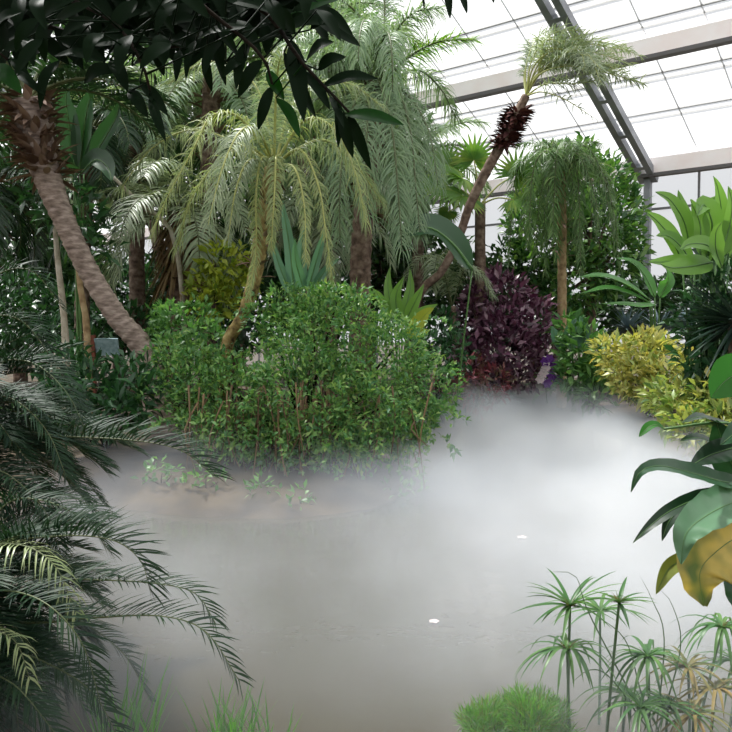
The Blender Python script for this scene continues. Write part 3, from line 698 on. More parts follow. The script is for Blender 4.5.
tag([c for c in root.children if c.name.startswith('hanging_twig')][0], 'brown bare hanging twigs', None)

for px, py, Y, lab in [(205, 478, 8.9, 'pale green low plant at the waterline below the bush, near the brown twigs'), (262, 490, 8.7, 'pale green low plant at the waterline under the middle of the mounded bush'), (300, 500, 8.5, 'pale low plant dipping into the mist in front of the mounded bush'), (160, 470, 9.1, 'low green plant at the waterline between the dark palm frond and mounded bush'), (395, 490, 9.3, 'trailing green sprays dipping into the mist at the bush end by the purple shrub')]:
    b_ = PB([(px, py, 13, Y), (px + 14, py + 3, 9, Y), (px - 13, py + 4, 9, Y)])
    shrub('waterside_plant', lab, 'plant', foot(px, Y), b_, 2600, .1, .05, M['shrub_mid'], M['twig'], 'low plants at the waterline', stem_r=.008, droop=.8, depth=.8)

# ---- shrubs on the bank between the leaning palm and the pond
bl = PB([(126, 380, 22, 11), (92, 394, 28, 10.4), (135, 395, 26, 10.4), (70, 375, 28, 10.8), (110, 415, 24, 10), (60, 410, 28, 10), (150, 374, 14, 11)])
shrub('bank_shrub', 'dark green shrub on the bank below the leaning ringed trunk', 'shrub', foot(105, 11.0), bl, 1500, 0.22, 0.08, M['shrub_dark'], M['twig'], droop=1.0)
bl = PB([(176, 328, 22, 12.6), (160, 340, 16, 12.4), (196, 322, 20, 12.8), (205, 342, 22, 12.4), (165, 315, 14, 13)])
shrub('pale_bank_shrub', 'pale green small leaved shrub behind the foot of the leaning ringed trunk', 'shrub', foot(185, 13.0), bl, 2200, 0.14, 0.075, M['shrub_mid'], M['twig'], droop=0.6)
bl = PB([(222, 268, 24, 14.5), (205, 285, 18, 14.4), (236, 282, 18, 14.4), (215, 302, 20, 14.2)])
shrub('yellow_green_shrub', 'yellow-green leafy shrub behind the slim mottled trunk', 'shrub', foot(220, 15), bl, 1600, 0.2, 0.1, M['back_y'], M['twig'], droop=0.7)
sp_ = [([(294, 290, 11.8), (290, 250, 11.8), (284, 212, 11.8), (283, 200, 11.8)], 0.2), ([(300, 290, 11.8), (302, 250, 11.8), (306, 215, 11.8)], 0.2), ([(308, 290, 11.8), (318, 255, 11.7), (326, 228, 11.6)], 0.17), ([(290, 292, 11.8), (278, 262, 11.8), (272, 238, 11.8)], 0.16), ([(312, 292, 11.8), (326, 270, 11.6), (340, 258, 11.4)], 0.15), ([(304, 290, 11.6), (296, 262, 11.4), (295, 238, 11.2)], 0.16)]
blade_clump('strap_leaved_plant', 'blue-green upright strap-leaved plant standing between the two hanging palms', 'plant', foot(300, 12.2), [(L_(a), w) for a, w in sp_], M['strap'], M['fgrib'], 'blade')
sp_ = [([(398, 318, 13.2), (396, 296, 13.1), (404, 276, 13.0)], 0.2), ([(406, 320, 13.2), (416, 300, 13.0), (424, 284, 12.9)], 0.2), ([(390, 320, 13.2), (380, 298, 13.1), (372, 288, 13.0)], 0.18), ([(410, 322, 13.0), (424, 312, 12.8), (438, 304, 12.6)], 0.2), ([(394, 318, 13.2), (388, 288, 13.2), (390, 266, 13.2)], 0.17), ([(402, 320, 13.3), (410, 290, 13.3), (410, 268, 13.3)], 0.18)]
blade_clump('nest_fern', 'bright green nest fern of upright blades behind the mounded bush', 'fern', foot(402, 14.0), [(L_(a), w) for a, w in sp_], M['ginger'], M['fgrib'], 'lance')
base = foot(412, 13.2); root = thing('young_banana_plant', 'small plant with one pale yellow-green paddle leaf beside the purple shrub', 'plant', base)
for pts, w in [([(408, 338, 12.3), (416, 326, 12.2), (426, 314, 12.1), (434, 308, 12.0)], 0.24), ([(410, 336, 12.4), (420, 334, 12.2), (430, 330, 12.1)], 0.16)]:
    a, b = MB(), MB(); big_leaf(a, L_(pts), w, (0, -1, .5), mid=b); l = a.build('leaf', M['back_y'], root, base); b.build('midrib', M['fgrib'], l, base)
mb = MB(); tube(mb, [base, P(408, 338, 12.4)], [0.03, 0.015], 6); mb.build('stalk', M['fgrib'], root, base)
sp_ = [([(472, 270, 13.6), (452, 244, 13.4), (428, 228, 13.1), (402, 236, 12.8)], 0.62)]
blade_clump('broad_banana_plant', 'plant with one dark broad banana leaf arching beside the slender leaning trunk', 'plant', foot(452, 14.6), [(L_(a), w) for a, w in sp_], M['dk_blade'], M['fgrib'], 'oval', fold=0.35, N=(0.15, -0.85, 0.6))
fl = [(L_([(452, 306, 17.1), (446, 262, 16.9), (458, 256, 16.8), (478, 276, 16.7)]), {}), (L_([(452, 306, 17.1), (430, 262, 16.9), (418, 262, 16.7), (402, 286, 16.6)]), {}), (L_([(452, 306, 17.1), (440, 258, 16.7), (436, 262, 16.4), (432, 290, 16.2)]), {}), (L_([(452, 306, 17.1), (465, 270, 16.9), (480, 274, 16.8), (492, 296, 16.7)]), {})]
palm('pale_feather_palm', 'low palm with pale drooping feathery fronds beside the slender leaning trunk', 'palm', [foot(452, 17.5), P(452, 335, 17.2), P(452, 306, 17.1)], [0.1, 0.08], M['dark_trunk'], fl, M['silver_palm'], M['date_rib'], dict(nl=60, ll=0.6, lw=0.025, droop=2.0, r=0.015, a0=75, a1=50), rings=6)
bl = PB([(440, 330, 20, 15), (452, 352, 18, 14.6), (436, 366, 16, 14), (430, 345, 14, 14.6)])
shrub('dark_leaved_shrub', 'dark shrub with scattered pale leaves between the mounded bush and purple shrub', 'shrub', foot(444, 15.5), bl, 1500, 0.17, 0.08, M['shrub_dark'], M['twig'], droop=0.7)
bl = PB([(470, 315, 22, 19.6), (446, 300, 18, 19.4), (480, 280, 20, 19.8), (455, 280, 16, 19.6), (510, 262, 20, 20.6), (515, 290, 20, 20.4)])
shrub('hidden_green_shrub', 'green shrub filling the gap behind the purple shrub', 'shrub', foot(470, 20), bl, 1000, 0.24, 0.12, M['back'], M['twig'], droop=0.6)

# ---- palms and trees further back
def back_palm(name, label, trunk, rad, n, L, lm, el, bend, kw=None, tm='dark_trunk', boots=30, group=None, rib='date_rib'):
    k = dict(nl=50, ll=0.75, lw=0.045, droop=1.4, vee=0.15, r=0.03, K=3, a0=70, a1=40); k.update(kw or {})
    palm(name, label, 'palm', trunk, rad, M[tm], crown(trunk[-1], n, L, el, bend), lm, M[rib], k, rings=24, boots=boots, boot_len=0.45, group=group)
G = 'palms behind the pond planting'
back_palm('shaggy_palm', 'palm with brown shaggy trunk and dry skirt between the leaning palm and the arching palm', [foot(180, 15.6), P(180, 310, 15.6), P(183, 215, 15.5)], [0.24, 0.22, 0.26], 14, 2.4, M['silver_palm'], (70, -10), (70, 110), group=G)
sh = bpy.data.objects['shaggy_palm']; base = np.array(sh.location); mb = MB()
c = spline([P(181, 270, 15.6), P(183, 215, 15.5)], 10); k = rng.integers(0, 10, 220); th = rng.uniform(0, 6.28, 220); o_ = np.stack([np.cos(th), np.sin(th), -1.2 + 0 * th], 1)
leaves(mb, c[k] + o_ * [.2, .2, 0], o_, np.stack([np.cos(th), np.sin(th), 0.5 + 0 * th], 1), rng.uniform(.5, 1.1, 220), .06, 4, 0.6, 'blade', .4); mb.build('dry_skirt', M['dry'], sh, base)
back_palm('tall_grey_palm', 'tall grey-green palm whose crown rises behind the arching palm', [foot(208, 17.5), P(208, 200, 17.5), P(212, 78, 17.5)], [0.2, 0.17, 0.2], 20, 3.2, M['grey_palm'], (80, -25), (60, 100), dict(nl=60), group=G)
back_palm('leaning_grey_palm', 'grey-green palm crown above the shaggy trunk under dark hanging leaves', [foot(138, 18.5), P(136, 220, 18.5), P(132, 130, 18.5)], [0.2, 0.18, 0.22], 18, 2.7, M['silver_palm'], (75, -30), (60, 110), group=G)
back_palm('dark_crowned_palm', 'dark green palm behind the ragged top of the leaning ringed palm', [foot(80, 16.0), P(84, 230, 16.0), P(92, 130, 16)], [0.16, 0.14, 0.16], 14, 2.0, M['dark_palm'], (70, -30), (60, 110), group=G)
back_palm('edge_palm', 'dark green palm at the edge behind the leaning ringed trunk', [foot(-18, 15.0), P(-14, 260, 15.0), P(-8, 180, 15)], [0.16, 0.14, 0.16], 14, 2.0, M['dark_palm'], (60, -40), (60, 110), group=G)
back_palm('high_feathery_palm', 'feathery palm filling the roof corner behind the hanging dark leaves', [foot(310, 18.5), P(306, 200, 18.5), P(300, 40, 18.5)], [0.2, 0.17, 0.2], 20, 3.2, M['grey_palm'], (75, -25), (60, 100), dict(nl=60), group=G)
back_palm('inner_palm', 'green palm crown low behind the feathery palm trunk', [foot(330, 17), P(330, 270, 17), P(330, 200, 17)], [0.16, 0.14, 0.16], 16, 2.0, M['silver_palm'], (70, -30), (60, 110), group=G)
back_palm('low_green_palm', 'green palm between the feathery palm and the fan palm', [foot(418, 20), P(418, 250, 20), P(416, 160, 20)], [0.16, 0.14, 0.16], 16, 2.2, M['grey_palm'], (60, -30), (60, 110), group=G)

# broad upright leaves beside the leaning palm's crown
sp_ = [([(76, 170, 13.4), (70, 130, 13.3), (66, 100, 13.2), (70, 82, 13.1)], 0.4), ([(80, 172, 13.4), (84, 130, 13.3), (90, 100, 13.2), (98, 86, 13.1)], 0.36), ([(80, 175, 13.2), (96, 160, 13.0), (108, 168, 12.8), (112, 182, 12.6)], 0.35), ([(74, 176, 13.2), (58, 158, 13.0), (52, 170, 12.8)], 0.3), ([(84, 172, 13.4), (104, 140, 13.2), (116, 118, 13.1), (120, 100, 13)], 0.34)]
blade_clump('strelitzia_plant', 'tall plant with broad upright dark green leaves behind the ringed palm crown', 'plant', foot(78, 14), [(L_(a), w) for a, w in sp_], M['dk_blade'], M['fgrib'], 'oval', fold=0.5, ripple=0.02)
# pale dead stalk leaning
base = foot(188, 15.2); root = thing('leaning_bare_stem', 'pale bare leaning stem pointing towards the shaggy palm trunk', 'stem', base)
mb = MB(); tube(mb, [base, P(176, 246, 14.8), P(140, 204, 14.6), P(102, 166, 14.4)], [0.06, 0.05, 0.045, 0.03], 8); mb.build('stem', M['pale_trunk'], root, base)
mb = MB(); tube(mb, [P(150, 216, 14.65), P(156, 200, 14.5), P(160, 190, 14.4)], [0.02, 0.008], 6); mb.build('side_twig', M['pale_trunk'], root, base)
for i, (x0, x1, y1) in enumerate([(66, 58, 262), (88, 80, 285)]):
    base = foot(x0, 12.6); root = thing('slim_tree', ['slim pale trunk standing behind the leaning ringed palm', 'slim brownish trunk close beside the leaning ringed palm'][i], 'tree', base, 'slim trunks behind the ringed palm')
    mb = MB(); tube(mb, [base, P(x0 - 1, 330, 12.6), P(x1, y1, 12.6), P(x1 - 6, y1 - 70, 12.6)], [0.07, 0.06, 0.05, 0.03], 8, wob=.05); mb.build('trunk', M['pale_trunk'] if i == 0 else M['tan_trunk'], root, base)
    top = P(x1 - 6, y1 - 70, 12.6); blobs_leaves([(top, .45), (top + [.3, .2, -.3], .35)], 400, .3, .1, droop=1).build('foliage', M['shrub_dark'], root, base)
# pale board with a red-brown post
base = foot(108, 13.4); c = P(107, 347, 13.2); root = thing('information_board', 'small pale blue board on a red-brown post behind the dark bank shrub', 'sign', base)
mb = MB(); beam(mb, c - [.2, 0, 0], c + [.2, 0, 0], 0.03, 0.3, np.array([0, -.3, 1.])); mb.build('panel', M['board'], root, base, shade=False)
mb = MB(); q = c - [.24, 0, 0]; beam(mb, np.array([q[0], q[1], base[2]]), q + [0, 0, .2], 0.09, 0.09, np.array([1., 0, 0])); mb.build('post', M['boardpost'], root, base, shade=False)

bt = [('broadleaf tree closing the view at the far corner behind the leaning palm', [(20, 250, 60, 24), (60, 290, 50, 22), (-10, 200, 50, 24), (40, 215, 40, 25), (-20, 140, 40, 23), (70, 240, 34, 24), (10, 300, 50, 22)], (20, 25), 'back'),
      ('broadleaf tree behind the slim trunks', [(110, 300, 40, 24), (140, 305, 40, 25), (85, 310, 40, 23), (160, 318, 30, 22)], (120, 25), 'shrub_dark'),
      ('dark tree high behind the hanging leaves and the arching palm', [(120, 70, 50, 22), (170, 45, 60, 22), (90, 110, 30, 22), (215, 110, 50, 22), (60, 60, 40, 22), (150, 140, 45, 22), (30, 90, 40, 21.5)], (160, 22), 'back'),
      ('dark tree behind the middle of the arching palm', [(225, 190, 50, 27), (260, 230, 50, 26), (210, 240, 45, 26), (300, 200, 50, 27), (180, 180, 30, 27), (150, 170, 25, 28)], (240, 28), 'back'),
      ('tree whose crown shows between the two feathery palms', [(280, 110, 60, 21), (330, 65, 55, 21), (350, 130, 50, 21), (260, 50, 50, 21), (310, 25, 50, 20.5)], (310, 21), 'shrub_mid'),
      ('low dark tree behind the feathery palm trunk', [(350, 260, 50, 24), (385, 280, 40, 23), (320, 290, 50, 23), (400, 240, 30, 25), (420, 290, 36, 22), (385, 180, 40, 23), (330, 200, 50, 23), (440, 260, 30, 23), (400, 130, 26, 23)], (370, 24), 'back'),
      ('low hedge-like tree behind the blue-grey agaves', [(620, 310, 26, 22), (650, 305, 26, 21), (690, 300, 30, 20), (720, 290, 40, 19), (600, 315, 24, 23)], (655, 23), 'back'),
      ('low tree glimpsed behind the purple shrub', [(540, 310, 30, 24), (560, 320, 26, 23), (520, 320, 26, 24), (495, 320, 20, 24)], (535, 25), 'shrub_dark'),
      ('tree at the end of the bank beyond the mounded bush', [(250, 300, 50, 20), (200, 290, 40, 21), (300, 290, 40, 20), (160, 290, 30, 22)], (230, 22), 'shrub_dark')]
for lab, b, (fx, fy), mm in bt:
    B_ = PB(b); cc = np.mean([q[0] for q in B_], 0)
    shrub('broadleaf_tree', lab, 'tree', foot(fx, fy), B_, 620, 0.34, 0.17, M[mm], M['dark_trunk'], 'broadleaf trees at the back', trunk=[np.array([foot(fx, fy)[0], fy, max(1.0, cc[2] * .5)]), np.array([cc[0], fy, cc[2] * .8])], trunk_r=[.22, .14], stem_r=.07, K=2, droop=.6, depth=.5)
bl = PB([(20, 330, 34, 17), (60, 318, 30, 18), (100, 325, 26, 17.5), (-10, 320, 34, 16), (45, 345, 24, 15.5), (85, 350, 18, 15), (130, 330, 24, 18), (15, 300, 30, 18)])
shrub('understory_shrub', 'dark understory shrub behind the slim trunks and the board', 'shrub', foot(60, 18), bl, 900, 0.24, 0.11, M['shrub_dark'], M['twig'], droop=.8)
fern_spots = [(20, 345, 13, 3), (45, 330, 14, 3), (150, 350, 15, 4), (420, 360, 14, 5), (560, 365, 19, 6), (690, 350, 16, 7), (500, 395, 18.6, 9), (30, 380, 11.5, 10)]
fl_ = ['fern in deep shade at the edge under the slim trunks', 'fern in the shade below the slim pale trunk', 'fern behind the pale green bank shrub', 'fern behind the mounded bush near the pale paddle leaf', 'fern beside the purple and white flowers', 'fern below the dark spiky rosette', 'fern at the foot of the purple shrub', 'fern on the near bank beneath the dark bank shrub']
for (px, py, Y, sd), lab in zip(fern_spots, fl_):
    base = foot(px, Y + .2, 0.0); root = thing('bank_fern', lab, 'fern', base, 'ferns on the far bank')
    for cc, _ in crown(base + [0, 0, .1], 13, 1.0, (75, 25), (60, 100)):
        a, b = MB(), MB(); frond(a, b, cc, nl=26, ll=.2, lw=.05, droop=.3, r=.008, K=2, taper=.15); f = a.build('frond', M['shrub_dark'] if sd % 2 else M['shrub_mid'], root, base); b.build('midrib', M['date_rib'], f, base)

# ---- dark feathery palms close to the camera
def near_palm(name, label, base, hub, fl, nrand, L, azs, kw, el=(75, -10)):
    fr = [(L_(c), k) for c, k in fl]
    for i in range(nrand):
        az = rng.uniform(*azs); e0 = rng.uniform(el[1], el[0])
        fr.append((arc(hub, az, e0, e0 - rng.uniform(50, 85), L * rng.uniform(.8, 1.05)), {}))
    palm(name, label, 'palm', [base, (base + hub) / 2, hub], [.09, .08, .09], M['dark_trunk'], fr, M['date'], M['date_rib'], kw, rings=10, boots=30, boot_len=.15)
h1 = P(-60, 440, 4.7)
fl = [([(-60, 440, 4.7), (0, 430, 4.5), (60, 436, 4.35), (130, 440, 4.2), (180, 450, 4.1), (214, 476, 4.05)], dict(ll=.3, vee=.75, nl=64)),
      ([(-60, 440, 4.7), (-20, 470, 4.5), (30, 492, 4.3), (70, 496, 4.2), (106, 516, 4.1)], {}),
      ([(-60, 440, 4.7), (-20, 330, 4.8), (20, 320, 4.8), (60, 372, 4.75), (88, 420, 4.7)], dict(start=.4)),
      ([(-60, 440, 4.7), (-10, 370, 4.6), (30, 362, 4.5), (66, 392, 4.4), (88, 436, 4.35)], {}),
      ([(-60, 440, 4.7), (-40, 330, 4.9), (-10, 280, 4.9), (30, 270, 4.9), (64, 310, 4.9)], {}),
      ([(-60, 440, 4.7), (-30, 400, 4.4), (10, 398, 4.2), (46, 430, 4.1), (66, 476, 4.0)], {}),
      ([(-60, 440, 4.7), (-30, 460, 4.3), (10, 476, 4.0), (44, 510, 3.9), (60, 550, 3.85)], {}),
      ([(-60, 440, 4.7), (-10, 420, 5.0), (40, 410, 5.1), (90, 420, 5.1), (140, 452, 5.1)], {})]
near_palm('date_palm', 'dark feathery palm reaching over the water below the leaning ringed trunk', np.array([h1[0] - .05, 4.75, float(gz(h1[0], 4.75)) - .03]), h1, fl, 40, 1.1, (-1.3, 1.2), dict(nl=60, ll=.24, lw=.011, a0=65, a1=35, droop=.5, vee=.45, r=.007, start=.2, K=3))
h2 = P(-50, 600, 3.7)
fl = [([(-50, 600, 3.7), (0, 548, 3.6), (60, 536, 3.5), (112, 540, 3.4), (140, 560, 3.35), (150, 590, 3.3)], dict(ll=.27, vee=.8)),
      ([(-50, 600, 3.7), (20, 580, 3.55), (100, 580, 3.4), (160, 584, 3.3), (196, 594, 3.25), (216, 624, 3.2)], {}),
      ([(-50, 600, 3.7), (20, 622, 3.5), (90, 618, 3.35), (160, 616, 3.2), (206, 632, 3.12), (240, 682, 3.05)], {}),
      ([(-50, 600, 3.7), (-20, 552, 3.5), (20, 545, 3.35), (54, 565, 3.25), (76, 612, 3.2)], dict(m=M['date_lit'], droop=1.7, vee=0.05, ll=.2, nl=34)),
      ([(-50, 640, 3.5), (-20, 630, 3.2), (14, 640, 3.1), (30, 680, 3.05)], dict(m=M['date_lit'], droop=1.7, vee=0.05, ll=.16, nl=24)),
      ([(-50, 600, 3.7), (-10, 640, 3.5), (40, 660, 3.35), (90, 690, 3.25), (120, 740, 3.2)], {}),
      ([(-50, 600, 3.7), (0, 510, 3.8), (40, 500, 3.75), (84, 520, 3.7), (110, 552, 3.7)], {}),
      ([(-50, 600, 3.7), (-10, 590, 3.3), (40, 600, 3.1), (80, 640, 3.0), (100, 700, 2.95)], {}),
      ([(-50, 600, 3.7), (-20, 660, 3.3), (20, 690, 3.1), (60, 740, 3.0)], {}),
      ([(-50, 600, 3.7), (10, 600, 3.9), (60, 610, 3.9), (120, 650, 3.9), (150, 700, 3.9)], {})]
near_palm('pygmy_date_palm', 'nearest dark feathery palm with fronds arching low over the misty water', np.array([h2[0], 3.75, float(gz(h2[0], 3.75)) - .03]), h2, fl, 48, .85, (-1.6, 1.2), dict(nl=62, ll=.21, lw=.0095, a0=65, a1=35, droop=.5, vee=.4, r=.006, start=.22, K=3), el=(60, -40))

# ---- dark evergreen leaves hanging into the top of the view
base = np.array([-1.75, 1.3, float(gz(-1.75, 1.3)) - .03]); fork = base + np.array([.05, .05, 2.75])
tree = thing('evergreen_tree', 'tree whose dark glossy leaves hang down in front of the roof and palms', 'tree', base)
mb = MB(); tube(mb, [base, base + [.05, 0, 1.4], fork], [.09, .075, .05], 12, n=20, wob=.02); mb.build('trunk', M['dark_trunk'], tree, base)
YO = 1.85
br = {}
def obranch(key, pts, r=.008):
    mb = MB(); w = [P(*p) for p in pts]; c = tube(mb, [fork, fork * .4 + w[0] * .6 + [0, 0, .12]] + w, [.02, .012, r, r * .4], 6, n=40)
    o = mb.build('branch', M['twig'], tree, base); br[key] = (o, spline(w, 40)); return o
obranch('a', [(60, -50, YO + .1), (190, -20, YO), (262, 10, YO), (300, 60, YO - .05), (330, 92, YO - .07), (349, 112, YO - .08)])
obranch('b', [(-40, -20, YO + .2), (40, -10, YO + .1), (110, 20, YO), (140, 60, YO - .05), (150, 90, YO - .05)])
obranch('c', [(40, -60, YO), (150, -30, YO - .1), (220, 20, YO - .1), (262, 56, YO - .1), (272, 84, YO - .1)])
obranch('d', [(-60, 30, YO + .1), (-20, 40, YO), (8, 60, YO)])
obranch('e', [(120, -70, YO), (300, -60, YO), (420, -40, YO), (446, -14, YO - .05), (462, -10, YO - .05)])
obranch('f', [(-30, 0, YO + .3), (60, 30, YO + .3), (120, 50, YO + .25), (190, 46, YO + .2), (226, 62, YO + .2)])
nleaf = 0
def oleaf(k, x0, y0, x1, y1, w, m='over', dY=0.0, N=(0.15, -1, 0.35)):
    global nleaf
    nleaf += 1
    a, b = MB(), MB(); Y0 = YO + dY; pa, pb = P(x0, y0, Y0), P(x1, y1, Y0 + rng.uniform(-.05, .05))
    md = (pa + pb) / 2 + np.array([0, -.012, .006]) + rng.normal(size=3) * .003
    c = big_leaf(a, [pa, md, pb], w * .78 / F * Y0, np.array(N) + rng.normal(size=3) * .18, 10, 5, 'oval', .25, .01, 3)
    o = br[k][0]; j = np.argmin(np.linalg.norm(br[k][1] - pa, axis=1)); 
    if np.linalg.norm(br[k][1][j] - pa) < .35: tube(a, [br[k][1][j], pa * .5 + br[k][1][j] * .5, pa], [.0025, .002], 5, n=5)
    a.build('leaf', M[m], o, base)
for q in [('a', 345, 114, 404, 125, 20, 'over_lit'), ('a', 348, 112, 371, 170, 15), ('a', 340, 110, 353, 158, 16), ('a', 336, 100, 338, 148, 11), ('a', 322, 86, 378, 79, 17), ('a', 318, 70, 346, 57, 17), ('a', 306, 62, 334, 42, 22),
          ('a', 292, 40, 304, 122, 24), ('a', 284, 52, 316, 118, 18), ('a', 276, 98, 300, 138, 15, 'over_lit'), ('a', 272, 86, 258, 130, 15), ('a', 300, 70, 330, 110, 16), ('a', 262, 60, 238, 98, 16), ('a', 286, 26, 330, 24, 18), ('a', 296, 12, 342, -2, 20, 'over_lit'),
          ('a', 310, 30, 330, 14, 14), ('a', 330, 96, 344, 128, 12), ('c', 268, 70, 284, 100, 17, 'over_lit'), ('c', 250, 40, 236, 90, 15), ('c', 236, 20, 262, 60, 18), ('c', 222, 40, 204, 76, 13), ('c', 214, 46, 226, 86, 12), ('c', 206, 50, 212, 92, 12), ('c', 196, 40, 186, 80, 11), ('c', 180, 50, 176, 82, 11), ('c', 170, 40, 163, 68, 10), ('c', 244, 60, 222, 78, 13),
          ('b', 150, 56, 108, 52, 20), ('b', 104, 62, 54, 56, 18), ('b', 132, 66, 168, 54, 16), ('b', 140, 82, 168, 116, 16), ('b', 128, 92, 148, 118, 16), ('b', 118, 70, 84, 84, 18), ('b', 150, 96, 166, 142, 13), ('b', 110, 60, 128, 92, 18), ('b', 96, 20, 60, 38, 20), ('b', 60, 60, 40, 110, 13), ('b', 92, 44, 150, 40, 24),
          ('d', -8, 66, 22, 94, 22, 'over_lit'), ('d', 10, 58, 34, 90, 13), ('d', 4, 50, 40, 44, 16), ('d', -4, 30, 22, 12, 18), ('d', 12, 70, 46, 96, 12),
          ('e', 418, -8, 424, 10, 9), ('e', 444, -10, 450, 19, 11), ('e', 458, -10, 467, 14, 12), ('e', 488, -14, 494, 3, 10)]:
    oleaf(*q)
while nleaf < 100:
    k = ['a', 'b', 'c', 'f', 'f', 'b'][rng.integers(0, 6)]; x = rng.uniform(20, 320); y = rng.uniform(-14, 44 if x < 250 else 20)
    an = rng.uniform(0.1, 2.9); l = rng.uniform(40, 62)
    oleaf(k, x, y, x + math.cos(an) * l, min(y + math.sin(an) * l * .7, 76), rng.uniform(15, 22), dY=rng.uniform(-.15, .15))
mb = MB(); n = 260
px = rng.uniform(-10, 310, n); py = np.where(px < 255, rng.uniform(-60, 36, n), rng.uniform(-60, 8, n)); Yr = YO + rng.uniform(.05, .4, n)
pp = np.array([P(a, b, y) for a, b, y in zip(px, py, Yr)]); an = rng.uniform(0, 6.28, n)
leaves(mb, pp, np.stack([np.cos(an), rng.normal(size=n) * .3, np.sin(an) * .6 - .3], 1), np.stack([rng.normal(size=n) * .3, -np.ones(n), .3 + 0 * an], 1), rng.uniform(.1, .14, n), .045, 5, .4, 'oval', .25)
f = mb.build('foliage', M['over'], br['f'][0], base); f['kind'] = 'stuff'

cb = [((-1.2, .5, 4.7), 1.2), ((.3, -.6, 5.0), 1.5), ((-2.3, -.8, 4.5), 1.4), ((1.4, -1.8, 4.6), 1.5), ((-1, -2.5, 4.1), 1.5), ((-3.0, 1.4, 4.4), 1.1), ((-1.9, 2.3, 4.9), 1.0), ((-3.6, -.5, 4.0), 1.2), ((-3.4, 3.0, 4.8), 1.0), ((.9, .9, 5.2), .9)]  # unseen crown above and behind the camera, added to shade the foreground
cb = [(np.array(c), r) for c, r in cb]
f = blobs_leaves(cb, 900, .2, .08, K=2, droop=.6, depth=.8).build('shading_crown_foliage', M['over'], tree, base); f['kind'] = 'stuff'
mb = MB()
for c, r in cb: tube(mb, [fork, fork * .5 + c * .5 + [0, 0, .2], c], [.035, .025, .01], 6, n=12)
mb.build('shading_crown_bough', M['twig'], tree, base)

# ---- broad glossy leaves at the edge, close to the camera
base = foot(800, 2.6, -.02); crown_p = P(775, 500, 2.6)
root = thing('broad_leaved_plant', 'close plant with large glossy drooping leaves, the lowest one turning yellow', 'plant', base)
mb = MB(); tube(mb, [base, base * .5 + crown_p * .5, crown_p, P(770, 400, 2.6)], [.03, .026, .02, .015], 10, n=20); mb.build('stem', M['sedge_stem'], root, base)
for pts, w, mm, N, fo, rp in [
    ([(752, 385, 2.45), (735, 376, 2.4), (722, 384, 2.38), (711, 398, 2.36)], 46, 'fgleaf_lit', (0.1, -1, .25), .1, .005),
    ([(664, 429, 2.5), (656, 425, 2.5), (648, 428, 2.5), (639, 437, 2.5)], 12, 'fgleaf_lit', (0, -.5, 1), .3, .01),
    ([(736, 426, 2.6), (716, 422, 2.55), (700, 417, 2.5), (682, 423, 2.45)], 15, 'fgleaf_dark', (0, -.5, 1), .3, .02),
    ([(722, 448, 2.6), (706, 440, 2.56), (694, 438, 2.53), (680, 441, 2.5)], 14, 'fgleaf_dark', (0, -.6, 1), .3, .02),
    ([(748, 444, 2.5), (726, 450, 2.46), (708, 456, 2.43), (690, 466, 2.4)], 26, 'fgleaf_dark', (0, -.9, .7), .2, .02),
    ([(760, 484, 2.5), (725, 482, 2.4), (692, 473, 2.3), (660, 466, 2.22), (640, 472, 2.2), (631, 492, 2.2)], 24, 'fgleaf', (0.05, -.75, .8), .3, .02),
    ([(756, 476, 2.6), (736, 470, 2.58), (722, 440, 2.56), (716, 420, 2.54)], 36, 'fgleaf', (-.3, -1, .2), .2, .02),
    ([(738, 492, 2.5), (706, 496, 2.42), (672, 510, 2.36), (650, 526, 2.34), (633, 543, 2.33)], 17, 'fgleaf_dark', (0, -.7, .8), .3, .02),
    ([(742, 500, 2.55), (712, 500, 2.5), (690, 504, 2.47), (670, 520, 2.45), (662, 541, 2.44)], 20, 'fgleaf_dark', (-.3, -.8, .5), .3, .02),
    ([(765, 496, 2.45), (735, 502, 2.35), (706, 516, 2.28), (686, 534, 2.25), (681, 564, 2.24)], 44, 'fgleaf_pale', (-.25, -.75, .65), .25, .06),
    ([(768, 520, 2.5), (740, 535, 2.42), (716, 552, 2.36), (700, 572, 2.33), (704, 606, 2.32)], 82, 'fgleaf_yel', (.1, -1, .35), .2, .05),
    ([(700, 548, 2.5), (682, 560, 2.48), (668, 570, 2.46), (656, 594, 2.45)], 17, 'fgleaf_olive', (-.2, -.9, .4), .3, .03),
    ([(770, 490, 2.7), (740, 500, 2.65), (720, 520, 2.6), (705, 545, 2.58)], 40, 'fgleaf', (0, -.8, .6), .25, .03),
    ([(790, 470, 2.5), (760, 440, 2.45), (742, 430, 2.4), (720, 445, 2.38)], 36, 'fgleaf', (0, -.8, .7), .2, .03),
    ([(770, 540, 2.6), (750, 560, 2.5), (738, 585, 2.45), (735, 610, 2.43)], 50, 'fgleaf', (0, -.9, .4), .2, .03)]:
    a, b = MB(), MB(); c = big_leaf(a, L_(pts), w / F * pts[1][2], N, 24, 11, 'oval', fo, rp, 7, mid=b, midr=.002)
    src = P(770, min(max(pts[0][1], 400), 520), 2.6)
    tube(b, [c[0], (c[0] + src) / 2 + [0, 0, .02], src], [.004, .006], 6, n=8)
    l = a.build('leaf', M[mm], root, base); b.build('petiole', M['fgrib'], l, base)

